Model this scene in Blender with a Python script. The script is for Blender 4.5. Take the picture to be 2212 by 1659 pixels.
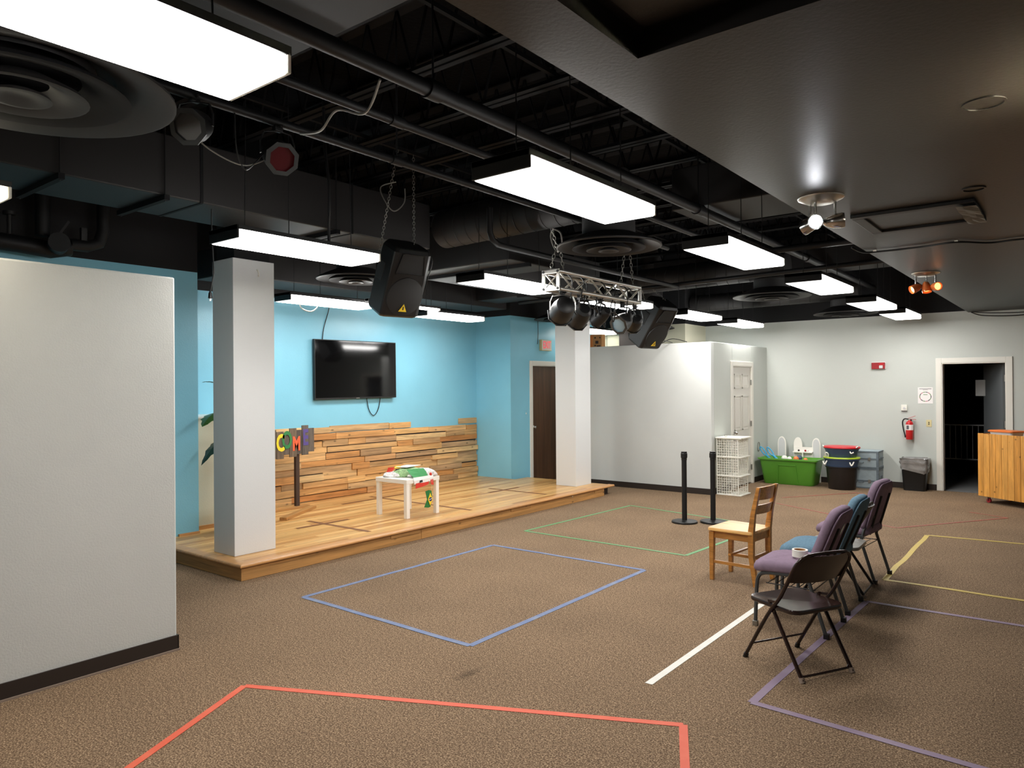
import bpy, bmesh, math, random
from mathutils import Vector, Matrix, Quaternion

# ------------------------------------------------------------------ camera, world, exposure
for o in list(bpy.data.objects):
    bpy.data.objects.remove(o, do_unlink=True)
SC = bpy.context.scene
COL = SC.collection
H = 1.68
F_PX = 1571.6
YAW, PITCH, ROLL = math.radians(38.2375), math.radians(0.2064), math.radians(-0.4429)
cam_d = bpy.data.cameras.new('camera')
cam_d.sensor_fit = 'HORIZONTAL'
cam_d.sensor_width = 36.0
cam_d.lens = 36.0 * F_PX / 2212.0
cam_d.clip_start = 0.05
cam = bpy.data.objects.new('camera', cam_d)
COL.objects.link(cam)
fw = Vector((-math.sin(YAW), math.cos(YAW), 0)); rt = Vector((math.cos(YAW), math.sin(YAW), 0)); up = Vector((0, 0, 1))
f2 = fw * math.cos(PITCH) + up * math.sin(PITCH); u2 = up * math.cos(PITCH) - fw * math.sin(PITCH)
r3 = rt * math.cos(ROLL) + u2 * math.sin(ROLL); u3 = u2 * math.cos(ROLL) - rt * math.sin(ROLL)
cam.matrix_world = Matrix(((r3.x, u3.x, -f2.x, 0), (r3.y, u3.y, -f2.y, 0), (r3.z, u3.z, -f2.z, H), (0, 0, 0, 1)))
SC.camera = cam
w = bpy.data.worlds.new('world'); SC.world = w
w.use_nodes = True
w.node_tree.nodes['Background'].inputs[0].default_value = (0.02, 0.021, 0.024, 1)
w.node_tree.nodes['Background'].inputs[1].default_value = 1.0
SC.view_settings.view_transform = 'Standard'
SC.view_settings.look = 'None'
SC.view_settings.gamma = 1.0
SC.view_settings.use_curve_mapping = False
SC.view_settings.exposure = 1.32
LAMP = 13.0          # emission of the fluorescent lenses
SC.cycles.use_light_tree = False
SC.cycles.max_bounces = 6
SC.cycles.diffuse_bounces = 4
SC.cycles.glossy_bounces = 2
SC.cycles.transmission_bounces = 1
SC.cycles.caustics_reflective = False

# ------------------------------------------------------------------ helpers
def lin(c):
    c = c / 255.0
    return c / 12.92 if c <= 0.04045 else ((c + 0.055) / 1.055) ** 2.4
def rgb(r, g, b):
    return (lin(r), lin(g), lin(b), 1.0)

V = Vector
class M:
    """collects simple shapes, links them as one mesh object"""
    def __init__(s):
        s.v = []; s.f = []
    def add(s, vs, fs):
        n = len(s.v); s.v += [tuple(p) for p in vs]; s.f += [tuple(i + n for i in f) for f in fs]; return s
    def box(s, x0, y0, z0, x1, y1, z1):
        x0, x1 = min(x0, x1), max(x0, x1); y0, y1 = min(y0, y1), max(y0, y1); z0, z1 = min(z0, z1), max(z0, z1)
        return s.add([(x0, y0, z0), (x1, y0, z0), (x1, y1, z0), (x0, y1, z0), (x0, y0, z1), (x1, y0, z1), (x1, y1, z1), (x0, y1, z1)],
                     [(0, 3, 2, 1), (4, 5, 6, 7), (0, 1, 5, 4), (1, 2, 6, 5), (2, 3, 7, 6), (3, 0, 4, 7)])
    def hexa(s, p):   # eight corners, bottom four then top four
        return s.add(p, [(0, 3, 2, 1), (4, 5, 6, 7), (0, 1, 5, 4), (1, 2, 6, 5), (2, 3, 7, 6), (3, 0, 4, 7)])
    def bar(s, p, q, w, h, upv=(0, 0, 1)):   # rectangular bar from p to q
        p, q = V(p), V(q); d = (q - p).normalized(); u = V(upv)
        if abs(d.dot(u)) > 0.98: u = V((1, 0, 0))
        a = d.cross(u).normalized() * (w / 2); b = a.cross(d).normalized() * (h / 2)
        return s.hexa([p - a - b, p + a - b, q + a - b, q - a - b, p - a + b, p + a + b, q + a + b, q - a + b])
    def ring(s, c, a, b, r, n):
        k = len(s.v)
        for i in range(n):
            t = 2 * math.pi * i / n; s.v.append(tuple(c + a * (r * math.cos(t)) + b * (r * math.sin(t))))
        return k
    def cyl(s, p, q, r0, r1=None, n=12, cap=True):
        if r1 is None: r1 = r0
        p, q = V(p), V(q); d = (q - p).normalized(); u = V((0, 0, 1)) if abs(d.z) < 0.9 else V((1, 0, 0))
        a = d.cross(u).normalized(); b = d.cross(a).normalized()
        i = s.ring(p, a, b, r0, n); j = s.ring(q, a, b, r1, n)
        for k in range(n): s.f.append((i + k, j + k, j + (k + 1) % n, i + (k + 1) % n))
        if cap: s.f.append(tuple(i + k for k in range(n))); s.f.append(tuple(j + k for k in reversed(range(n))))
        return s
    def tube(s, pts, r, n=8, closed=False):
        pts = [V(p) for p in pts]; m = len(pts); prev = None; base = []
        a = None
        for i, p in enumerate(pts):
            if closed: d = (pts[(i + 1) % m] - pts[i - 1]).normalized()
            else: d = ((pts[i + 1] if i < m - 1 else p) - (pts[i - 1] if i else p)).normalized()
            if a is None:
                u = V((0, 0, 1)) if abs(d.z) < 0.9 else V((1, 0, 0)); a = d.cross(u).normalized()
            else:
                a = (a - d * a.dot(d)); a = a.normalized() if a.length > 1e-6 else d.orthogonal().normalized()
            b = d.cross(a).normalized(); rr = r[i] if isinstance(r, (list, tuple)) else r
            base.append(s.ring(p, a, b, rr, n))
        for i in range(m if closed else m - 1):
            x, y = base[i], base[(i + 1) % m]
            for k in range(n): s.f.append((x + k, x + (k + 1) % n, y + (k + 1) % n, y + k))
        if not closed:
            s.f.append(tuple(base[0] + k for k in reversed(range(n)))); s.f.append(tuple(base[-1] + k for k in range(n)))
        return s
    def lathe(s, prof, n=24, o=(0, 0, 0), rx=1.0, ry=1.0, mat=None):
        o = V(o); base = []
        for r, z in prof:
            k = len(s.v); base.append(k)
            for i in range(n):
                t = 2 * math.pi * i / n; p = V((r * rx * math.cos(t), r * ry * math.sin(t), z))
                if mat is not None: p = mat @ p
                s.v.append(tuple(o + p))
        for i in range(len(prof) - 1):
            x, y = base[i], base[i + 1]
            for k in range(n): s.f.append((x + k, x + (k + 1) % n, y + (k + 1) % n, y + k))
        return s
    def disc(s, c, r, n=24, axis=(0, 0, 1)):
        d = V(axis).normalized(); u = V((0, 0, 1)) if abs(d.z) < 0.9 else V((1, 0, 0)); a = u.cross(d).normalized(); b = d.cross(a)
        i = s.ring(V(c), a, b, r, n); s.f.append(tuple(i + k for k in range(n))); return s
    def poly(s, ps):
        n = len(s.v); s.v += [tuple(p) for p in ps]; s.f.append(tuple(range(n, n + len(ps)))); return s
    def prism(s, ps, d):   # polygon extruded by vector d
        d = V(d); n = len(s.v); m = len(ps); s.v += [tuple(V(p)) for p in ps] + [tuple(V(p) + d) for p in ps]
        s.f.append(tuple(range(n + m - 1, n - 1, -1))); s.f.append(tuple(range(n + m, n + 2 * m)))
        for i in range(m): j = (i + 1) % m; s.f.append((n + i, n + j, n + m + j, n + m + i))
        return s
    def loft(s, rings, cap=True):
        base = []; m = len(rings[0])
        for r in rings: base.append(len(s.v)); s.v += [tuple(p) for p in r]
        for i in range(len(rings) - 1):
            x, y = base[i], base[i + 1]
            for k in range(m): s.f.append((x + k, x + (k + 1) % m, y + (k + 1) % m, y + k))
        if cap: s.f.append(tuple(base[0] + k for k in reversed(range(m)))); s.f.append(tuple(base[-1] + k for k in range(m)))
        return s
    def xf(s, mt):
        s.v = [tuple(mt @ V(p)) for p in s.v]; return s
    def build(s, name, mat, parent=None, smooth=None, bevel=0.0, seg=2, label=None, fixn=True):
        me = bpy.data.meshes.new(name); me.from_pydata(s.v, [], s.f); me.update()
        if fixn:
            bm = bmesh.new(); bm.from_mesh(me); bmesh.ops.recalc_face_normals(bm, faces=bm.faces); bm.to_mesh(me); bm.free()
        if smooth is not None:
            for p in me.polygons: p.use_smooth = True
            me.set_sharp_from_angle(angle=math.radians(smooth))
        return link(name, me, mat, parent, bevel, seg, label)

def link(name, me, mat, parent=None, bevel=0.0, seg=2, label=None):
    o = bpy.data.objects.new(name, me); COL.objects.link(o)
    if mat is not None and not me.materials: me.materials.append(mat)
    if parent is not None: o.parent = parent
    if bevel:
        b = o.modifiers.new('bevel', 'BEVEL'); b.width = bevel; b.segments = seg; b.limit_method = 'ANGLE'; b.angle_limit = math.radians(40)
    if label: o['label'] = label
    return o
def tag(o, label, cat, group=None):
    o['label'] = label; o['category'] = cat
    if group: o['group'] = group
    return o
def thing(name, label, cat, loc=(0, 0, 0), rz=0.0, group=None):
    o = bpy.data.objects.new(name, None); COL.objects.link(o); o.empty_display_size = 0.1
    o.location = loc; o.rotation_euler = (0, 0, rz)
    return tag(o, label, cat, group)
def struct(o):
    o['kind'] = 'structure'; return o
def dup(o, parent=None):
    c = o.copy(); COL.objects.link(c); c.parent = parent
    for ch in list(o.children):
        d = dup(ch, c)
    return c
def bez(p0, p1, p2, p3, n=10):
    p0, p1, p2, p3 = V(p0), V(p1), V(p2), V(p3); out = []
    for i in range(n + 1):
        t = i / n; out.append(p0 * (1 - t) ** 3 + p1 * (3 * t * (1 - t) ** 2) + p2 * (3 * t * t * (1 - t)) + p3 * t ** 3)
    return out
def smoothpath(pts, n=6):   # Catmull-Rom through points
    pts = [V(p) for p in pts]; out = []
    for i in range(len(pts) - 1):
        a = pts[i - 1] if i else pts[0]; b = pts[i]; c = pts[i + 1]; d = pts[i + 2] if i + 2 < len(pts) else pts[-1]
        for k in range(n):
            t = k / n
            out.append(0.5 * ((2 * b) + (c - a) * t + (2 * a - 5 * b + 4 * c - d) * t * t + (3 * b - a - 3 * c + d) * t ** 3))
    out.append(pts[-1]); return out
def text(name, s, size, mat, parent, loc, rot, ext=0.001, ax='CENTER', sx=1.0, bold=0.0):
    cu = bpy.data.curves.new(name, 'FONT'); cu.body = s; cu.size = size; cu.extrude = ext; cu.align_x = ax; cu.align_y = 'CENTER'; cu.resolution_u = 3; cu.offset = bold
    t = bpy.data.objects.new(name + '_t', cu); COL.objects.link(t)
    dg = bpy.context.evaluated_depsgraph_get(); me = bpy.data.meshes.new_from_object(t.evaluated_get(dg))
    bpy.data.objects.remove(t, do_unlink=True)
    o = bpy.data.objects.new(name, me); COL.objects.link(o); me.materials.clear(); me.materials.append(mat)
    o.parent = parent; o.location = loc; o.rotation_euler = rot; o.scale = (sx, 1, 1)
    return o

# ------------------------------------------------------------------ materials
MATS = {}
def nodes(name):
    m = bpy.data.materials.new(name); m.use_nodes = True; nt = m.node_tree; b = nt.nodes['Principled BSDF']; MATS[name] = m
    return m, nt, b
def N(nt, t, **k):
    n = nt.nodes.new(t)
    for a, v in k.items(): setattr(n, a, v)
    return n
def simple(name, c, rough=0.6, metal=0.0, spec=0.5, var=0.0, vscale=6.0, bump=0.0, bscale=200.0, coat=0.0):
    m, nt, b = nodes(name)
    b.inputs['Base Color'].default_value = c; b.inputs['Roughness'].default_value = rough; b.inputs['Metallic'].default_value = metal
    b.inputs['Specular IOR Level'].default_value = spec
    if coat: b.inputs['Coat Weight'].default_value = coat
    if var or bump: tc = N(nt, 'ShaderNodeTexCoord')
    if var:
        no = N(nt, 'ShaderNodeTexNoise'); no.inputs['Scale'].default_value = vscale; no.inputs['Detail'].default_value = 5
        mr = N(nt, 'ShaderNodeMapRange'); mr.inputs[1].default_value = 0.3; mr.inputs[2].default_value = 0.7; mr.inputs[3].default_value = 1 - var; mr.inputs[4].default_value = 1 + var * 0.5
        mx = N(nt, 'ShaderNodeMix', data_type='RGBA', blend_type='MULTIPLY'); mx.inputs['Factor'].default_value = 1.0
        mx.inputs['A'].default_value = c
        nt.links.new(tc.outputs['Object'], no.inputs['Vector']); nt.links.new(no.outputs['Fac'], mr.inputs[0]); nt.links.new(mr.outputs[0], mx.inputs['B']); nt.links.new(mx.outputs['Result'], b.inputs['Base Color'])
    if bump:
        n2 = N(nt, 'ShaderNodeTexNoise'); n2.inputs['Scale'].default_value = bscale; n2.inputs['Detail'].default_value = 2
        bp = N(nt, 'ShaderNodeBump'); bp.inputs['Strength'].default_value = bump; bp.inputs['Distance'].default_value = 0.01
        nt.links.new(tc.outputs['Object'], n2.inputs['Vector']); nt.links.new(n2.outputs['Fac'], bp.inputs['Height']); nt.links.new(bp.outputs['Normal'], b.inputs['Normal'])
    return m
def emit(name, c, s, base=(0.8, 0.8, 0.8, 1)):
    m, nt, b = nodes(name); b.inputs['Base Color'].default_value = base; b.inputs['Roughness'].default_value = 0.4
    b.inputs['Emission Color'].default_value = c; b.inputs['Emission Strength'].default_value = s; return m
def wood(name, cols, grain=(22, 1.2, 22), rough=0.55, rnd=0.35, knots=True, dark=0.5, coat=0.0, gc=0.55):
    """cols: list of (pos, colour) picked per object; grain stretched along local Y"""
    m, nt, b = nodes(name); L = nt.links.new
    tc = N(nt, 'ShaderNodeTexCoord'); oi = N(nt, 'ShaderNodeObjectInfo')
    mul = N(nt, 'ShaderNodeMath', operation='MULTIPLY'); mul.inputs[1].default_value = 37.0; L(oi.outputs['Random'], mul.inputs[0])
    off = N(nt, 'ShaderNodeVectorMath', operation='ADD'); cmb = N(nt, 'ShaderNodeCombineXYZ')
    for i in range(3): L(mul.outputs[0], cmb.inputs[i])
    L(tc.outputs['Object'], off.inputs[0]); L(cmb.outputs[0], off.inputs[1])
    mp = N(nt, 'ShaderNodeMapping'); mp.inputs['Scale'].default_value = grain; L(off.outputs[0], mp.inputs['Vector'])
    n1 = N(nt, 'ShaderNodeTexNoise'); n1.inputs['Scale'].default_value = 1.0; n1.inputs['Detail'].default_value = 6; n1.inputs['Distortion'].default_value = 0.6; L(mp.outputs[0], n1.inputs['Vector'])
    mp2 = N(nt, 'ShaderNodeMapping'); mp2.inputs['Scale'].default_value = tuple(g * 5 for g in grain); L(off.outputs[0], mp2.inputs['Vector'])
    n2 = N(nt, 'ShaderNodeTexNoise'); n2.inputs['Scale'].default_value = 1.0; n2.inputs['Detail'].default_value = 3; L(mp2.outputs[0], n2.inputs['Vector'])
    cr = N(nt, 'ShaderNodeValToRGB'); cr.color_ramp.interpolation = 'LINEAR'
    while len(cr.color_ramp.elements) < len(cols): cr.color_ramp.elements.new(0.5)
    for e, (p, c) in zip(cr.color_ramp.elements, cols): e.position = p; e.color = c
    L(oi.outputs['Random'], cr.inputs['Fac'])
    mr = N(nt, 'ShaderNodeMapRange'); mr.inputs[1].default_value = 0.32; mr.inputs[2].default_value = 0.68; mr.inputs[3].default_value = gc; mr.inputs[4].default_value = 1.15; L(n1.outputs['Fac'], mr.inputs[0])
    mr2 = N(nt, 'ShaderNodeMapRange'); mr2.inputs[1].default_value = 0.3; mr2.inputs[2].default_value = 0.7; mr2.inputs[3].default_value = 0.85; mr2.inputs[4].default_value = 1.08; L(n2.outputs['Fac'], mr2.inputs[0])
    mm = N(nt, 'ShaderNodeMath', operation='MULTIPLY'); L(mr.outputs[0], mm.inputs[0]); L(mr2.outputs[0], mm.inputs[1])
    last = mm.outputs[0]
    if knots:
        mp3 = N(nt, 'ShaderNodeMapping'); mp3.inputs['Scale'].default_value = (9, 5, 9); L(off.outputs[0], mp3.inputs['Vector'])
        vo = N(nt, 'ShaderNodeTexVoronoi'); vo.inputs['Scale'].default_value = 1.0; L(mp3.outputs[0], vo.inputs['Vector'])
        kr = N(nt, 'ShaderNodeMapRange'); kr.inputs[1].default_value = 0.05; kr.inputs[2].default_value = 0.16; kr.inputs[3].default_value = dark; kr.inputs[4].default_value = 1.0; L(vo.outputs['Distance'], kr.inputs[0])
        m3 = N(nt, 'ShaderNodeMath', operation='MULTIPLY'); L(last, m3.inputs[0]); L(kr.outputs[0], m3.inputs[1]); last = m3.outputs[0]
    mx = N(nt, 'ShaderNodeMix', data_type='RGBA', blend_type='MULTIPLY'); mx.inputs['Factor'].default_value = 1.0
    L(cr.outputs['Color'], mx.inputs['A']); L(last, mx.inputs['B']); L(mx.outputs['Result'], b.inputs['Base Color'])
    b.inputs['Roughness'].default_value = rough
    if coat: b.inputs['Coat Weight'].default_value = coat; b.inputs['Coat Roughness'].default_value = 0.25
    bp = N(nt, 'ShaderNodeBump'); bp.inputs['Strength'].default_value = 0.15; bp.inputs['Distance'].default_value = 0.004; L(n1.outputs['Fac'], bp.inputs['Height']); L(bp.outputs['Normal'], b.inputs['Normal'])
    return m
def carpet():
    m, nt, b = nodes('carpet'); L = nt.links.new
    tc = N(nt, 'ShaderNodeTexCoord')
    n1 = N(nt, 'ShaderNodeTexNoise'); n1.inputs['Scale'].default_value = 125; n1.inputs['Detail'].default_value = 3; n1.inputs['Roughness'].default_value = 0.65
    cr = N(nt, 'ShaderNodeValToRGB'); e = cr.color_ramp.elements
    e[0].position = 0.34; e[0].color = rgb(70, 52, 38); e[1].position = 0.66; e[1].color = rgb(176, 152, 124)
    k = e.new(0.5); k.color = rgb(117, 95, 74)
    n2 = N(nt, 'ShaderNodeTexNoise'); n2.inputs['Scale'].default_value = 1.3; n2.inputs['Detail'].default_value = 4
    mr = N(nt, 'ShaderNodeMapRange'); mr.inputs[1].default_value = 0.3; mr.inputs[2].default_value = 0.7; mr.inputs[3].default_value = 0.88; mr.inputs[4].default_value = 1.07
    mx = N(nt, 'ShaderNodeMix', data_type='RGBA', blend_type='MULTIPLY'); mx.inputs['Factor'].default_value = 1
    L(tc.outputs['Object'], n1.inputs['Vector']); L(tc.outputs['Object'], n2.inputs['Vector']); L(n1.outputs['Fac'], cr.inputs['Fac']); L(n2.outputs['Fac'], mr.inputs[0])
    n3 = N(nt, 'ShaderNodeTexNoise'); n3.inputs['Scale'].default_value = 42; n3.inputs['Detail'].default_value = 2; L(tc.outputs['Object'], n3.inputs['Vector'])
    mr3 = N(nt, 'ShaderNodeMapRange'); mr3.inputs[1].default_value = 0.3; mr3.inputs[2].default_value = 0.7; mr3.inputs[3].default_value = 0.80; mr3.inputs[4].default_value = 1.22; L(n3.outputs['Fac'], mr3.inputs[0])
    mm3 = N(nt, 'ShaderNodeMath', operation='MULTIPLY'); L(mr.outputs[0], mm3.inputs[0]); L(mr3.outputs[0], mm3.inputs[1])
    L(cr.outputs['Color'], mx.inputs['A']); L(mm3.outputs[0], mx.inputs['B'])
    # the old spill in front of the blue tape, a dark streak of its own
    vm = N(nt, 'ShaderNodeVectorMath', operation='SUBTRACT'); vm.inputs[1].default_value = (-2.854, 3.189, 0); L(tc.outputs['Object'], vm.inputs[0])
    mp = N(nt, 'ShaderNodeMapping'); mp.inputs['Rotation'].default_value = (0, 0, math.radians(-8)); mp.inputs['Scale'].default_value = (26, 9, 1); L(vm.outputs[0], mp.inputs['Vector'])
    nd = N(nt, 'ShaderNodeTexNoise'); nd.inputs['Scale'].default_value = 14; L(tc.outputs['Object'], nd.inputs['Vector'])
    ln = N(nt, 'ShaderNodeVectorMath', operation='LENGTH'); L(mp.outputs[0], ln.inputs[0])
    ad = N(nt, 'ShaderNodeMath', operation='ADD'); L(ln.outputs['Value'], ad.inputs[0]); L(nd.outputs['Fac'], ad.inputs[1])
    sr = N(nt, 'ShaderNodeMapRange'); sr.inputs[1].default_value = 0.9; sr.inputs[2].default_value = 1.7; sr.inputs[3].default_value = 0.62; sr.inputs[4].default_value = 1.0; L(ad.outputs[0], sr.inputs[0])
    m2 = N(nt, 'ShaderNodeMix', data_type='RGBA', blend_type='MULTIPLY'); m2.inputs['Factor'].default_value = 1
    L(mx.outputs['Result'], m2.inputs['A']); L(sr.outputs[0], m2.inputs['B']); L(m2.outputs['Result'], b.inputs['Base Color'])
    b.inputs['Roughness'].default_value = 0.95; b.inputs['Specular IOR Level'].default_value = 0.15
    bp = N(nt, 'ShaderNodeBump'); bp.inputs['Strength'].default_value = 0.5; bp.inputs['Distance'].default_value = 0.006; L(n1.outputs['Fac'], bp.inputs['Height']); L(bp.outputs['Normal'], b.inputs['Normal'])
    return m
def tape_mat(name, c, worn):
    m, nt, b = nodes(name); L = nt.links.new
    tc = N(nt, 'ShaderNodeTexCoord'); n1 = N(nt, 'ShaderNodeTexNoise'); n1.inputs['Scale'].default_value = 9; n1.inputs['Detail'].default_value = 6
    L(tc.outputs['Object'], n1.inputs['Vector'])
    mr = N(nt, 'ShaderNodeMapRange'); mr.inputs[1].default_value = 0.45; mr.inputs[2].default_value = 0.7; L(n1.outputs['Fac'], mr.inputs[0])
    mx = N(nt, 'ShaderNodeMix', data_type='RGBA'); mx.inputs['A'].default_value = c; mx.inputs['B'].default_value = worn; L(mr.outputs[0], mx.inputs['Factor']); L(mx.outputs['Result'], b.inputs['Base Color'])
    b.inputs['Roughness'].default_value = 0.6; return m

carpet()
simple('white_paint', rgb(205, 207, 204), 0.42, spec=0.35, bump=0.12, bscale=90, var=0.03, vscale=2)
simple('column_paint', rgb(212, 214, 214), 0.45, spec=0.35, bump=0.08, bscale=90)
simple('pale_blue_paint', rgb(192, 196, 190), 0.5, spec=0.35, bump=0.12, bscale=90, var=0.02, vscale=2)
simple('beige_paint', rgb(200, 197, 176), 0.6, spec=0.3, bump=0.1, bscale=90)
simple('blue_paint', rgb(132, 196, 219), 0.32, spec=0.4, bump=0.10, bscale=70, var=0.05, vscale=1.5)
simple('black_paint', rgb(22, 22, 24), 0.75, spec=0.3, bump=0.2, bscale=40)
simple('black_deck', rgb(17, 17, 19), 0.9, spec=0.1, bump=0.6, bscale=25)
simple('soffit_paint', rgb(27, 24, 22), 0.40, spec=0.26, var=0.1, vscale=3, bump=0.06, bscale=60)
simple('duct_paint', rgb(31, 29, 29), 0.6, spec=0.4)
simple('duct_dark', rgb(19, 19, 21), 0.75, spec=0.2)
simple('black_metal', rgb(20, 19, 20), 0.5, spec=0.4)
simple('pipe_black', rgb(15, 15, 17), 0.55, spec=0.35)
simple('baseboard_black', rgb(46, 38, 34), 0.45, spec=0.4)
simple('rubber_edge', rgb(140, 122, 108), 0.8)
simple('white_trim', rgb(222, 219, 210), 0.4)
simple('door_white', rgb(214, 211, 203), 0.42)
simple('white_plastic', rgb(232, 230, 220), 0.35)
simple('white_laminate', rgb(238, 234, 226), 0.35)
simple('black_plastic', rgb(14, 14, 15), 0.45)
simple('black_grille', rgb(16, 16, 17), 0.6, bump=0.3, bscale=600)
simple('chrome', rgb(200, 198, 195), 0.18, metal=1.0)
simple('brushed', rgb(190, 188, 182), 0.35, metal=1.0)
simple('aluminium', rgb(205, 203, 196), 0.32, metal=0.85)
simple('galvanised', rgb(150, 148, 142), 0.4, metal=0.9)
simple('brown_steel', rgb(40, 26, 22), 0.16, spec=0.5, var=0.15, vscale=8)
simple('grey_steel', rgb(60, 63, 64), 0.4, spec=0.5)
simple('grey_seat', rgb(120, 118, 112), 0.35, spec=0.5)
simple('purple_fabric', rgb(140, 120, 137), 0.95, spec=0.1, bump=0.5, bscale=400, var=0.12, vscale=30)
simple('blue_fabric', rgb(104, 132, 150), 0.95, spec=0.1, bump=0.5, bscale=400, var=0.15, vscale=60)
simple('screen', rgb(6, 6, 7), 0.06, spec=0.5)
simple('red_paint', rgb(190, 28, 32), 0.3, coat=0.3)
simple('red_alarm', rgb(150, 26, 34), 0.4)
simple('lime_plastic', rgb(176, 200, 50), 0.35)
simple('red_plastic', rgb(196, 30, 42), 0.35)
simple('navy_plastic', rgb(52, 70, 96), 0.4, var=0.08, vscale=10)
simple('green_plastic', rgb(84, 146, 46), 0.32, var=0.05, vscale=6)
simple('tub_black', rgb(26, 22, 22), 0.35, var=0.2, vscale=12)
simple('cyan_plastic', rgb(60, 160, 205), 0.35)
simple('trunk_paint', rgb(152, 166, 172), 0.55, var=0.12, vscale=12)
simple('trunk_edge', rgb(100, 112, 120), 0.6, var=0.2, vscale=20)
simple('orange_plastic', rgb(226, 122, 60), 0.4)
simple('clear_white', rgb(205, 205, 205), 0.3)
simple('ivory', rgb(214, 200, 150), 0.4)
simple('paper', rgb(235, 230, 228), 0.8)
simple('paper_dim', rgb(170, 172, 172), 0.8)
simple('ink', rgb(90, 88, 92), 0.8)
simple('ink_green', rgb(120, 150, 110), 0.8)
simple('ink_pink', rgb(190, 130, 140), 0.8)
simple('carton', rgb(176, 128, 78), 0.8, var=0.06, vscale=8)
simple('carton_side', rgb(200, 120, 58), 0.8)
simple('grey_bag', rgb(120, 118, 112), 0.7, var=0.2, vscale=10)
simple('trash_bag', rgb(134, 132, 130), 0.2, spec=0.8, var=0.35, vscale=9, bump=1.0, bscale=16)
simple('green_leaf', rgb(70, 112, 38), 0.4, var=0.25, vscale=12)
simple('dark_leaf', rgb(28, 62, 40), 0.4, var=0.2, vscale=12)
simple('soil', rgb(60, 44, 34), 0.95)
simple('pot', rgb(180, 170, 158), 0.7)
simple('dark_brown', rgb(44, 28, 24), 0.5)
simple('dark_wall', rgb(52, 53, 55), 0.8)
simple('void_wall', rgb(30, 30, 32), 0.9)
simple('grey_floor', rgb(112, 112, 112), 0.6, var=0.1)
simple('grey_door', rgb(92, 96, 98), 0.6)
simple('steel_rail', rgb(225, 226, 228), 0.45)
simple('brown_tape', rgb(122, 78, 44), 0.6)
simple('flag_red', rgb(206, 52, 34), 0.7)
simple('flag_green', rgb(52, 132, 72), 0.7)
simple('brazil_green', rgb(30, 112, 52), 0.7)
simple('flag_yellow', rgb(236, 206, 40), 0.7)
simple('flag_blue', rgb(38, 44, 96), 0.7)
simple('flag_white', rgb(232, 228, 224), 0.75)
simple('flag_black', rgb(34, 34, 36), 0.7)
simple('leaf_print', rgb(150, 184, 130), 0.75, var=0.5, vscale=60)
simple('spot_print', rgb(226, 220, 216), 0.75, var=0.55, vscale=45)
simple('paint_yellow', rgb(236, 208, 44), 0.6)
simple('paint_green', rgb(46, 122, 66), 0.6)
simple('paint_orange', rgb(236, 98, 58), 0.6)
simple('paint_purple', rgb(84, 70, 136), 0.6)
simple('yellow_label', rgb(226, 190, 40), 0.5)
simple('cable_black', rgb(18, 18, 19), 0.5)
simple('cable_grey', rgb(130, 128, 122), 0.5)
simple('cable_white', rgb(214, 212, 206), 0.5)
simple('red_gel', rgb(84, 20, 28), 0.25, spec=0.6)
simple('blue_lens', rgb(150, 180, 196), 0.2, spec=0.6)
simple('foil', rgb(170, 170, 170), 0.25, metal=0.9)
simple('bottle_blue', rgb(50, 84, 190), 0.3)
simple('amber_glass', rgb(226, 120, 60), 0.2, spec=0.6)
simple('seam', rgb(24, 24, 25), 0.7)
emit('lamp_white', (1.0, 0.985, 0.955, 1), LAMP)
emit('lamp_warm', (1.0, 0.90, 0.70, 1), LAMP * 0.35)
emit('lamp_dim', (1.0, 0.96, 0.86, 1), LAMP * 0.3)
for nm_ in ('lamp_white', 'lamp_warm', 'lamp_dim'):     # the tubes stop short of the lens ends
    nt_ = MATS[nm_].node_tree; b_ = nt_.nodes['Principled BSDF']; base_ = b_.inputs['Emission Strength'].default_value
    tc_ = nt_.nodes.new('ShaderNodeTexCoord'); sx_ = nt_.nodes.new('ShaderNodeSeparateXYZ'); ab_ = nt_.nodes.new('ShaderNodeMath'); ab_.operation = 'ABSOLUTE'; mr_ = nt_.nodes.new('ShaderNodeMapRange')
    mr_.inputs[1].default_value = 0.515; mr_.inputs[2].default_value = 0.60; mr_.inputs[3].default_value = base_; mr_.inputs[4].default_value = 0.10; b_.inputs['Base Color'].default_value = (0.42, 0.41, 0.38, 1)
    nt_.links.new(tc_.outputs['Object'], sx_.inputs[0]); nt_.links.new(sx_.outputs['Y'], ab_.inputs[0]); nt_.links.new(ab_.outputs[0], mr_.inputs[0]); nt_.links.new(mr_.outputs[0], b_.inputs['Emission Strength'])
emit('spot_white', (0.92, 0.94, 1.0, 1), 22.0)
emit('spot_amber', (1.0, 0.36, 0.09, 1), 1.6)
emit('spot_warm', (1.0, 0.88, 0.62, 1), 560.0)
emit('exit_red', (1.0, 0.05, 0.09, 1), 0.30, (0.55, 0.015, 0.02, 1))
emit('led_red', (1.0, 0.16, 0.1, 1), 2.5)
emit('exit_panel', (0.85, 0.80, 0.70, 1), 0.03, (0.5, 0.47, 0.41, 1))
wood('pallet_wood', [(0.0, rgb(200, 146, 86)), (0.12, rgb(230, 184, 120)), (0.26, rgb(192, 130, 70)), (0.38, rgb(214, 170, 112)), (0.5, rgb(166, 134, 98)), (0.62, rgb(234, 198, 142)), (0.74, rgb(208, 150, 88)), (0.86, rgb(180, 148, 110)), (1.0, rgb(222, 180, 122))], grain=(16, 1.6, 30), gc=0.62, dark=0.4)
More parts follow.
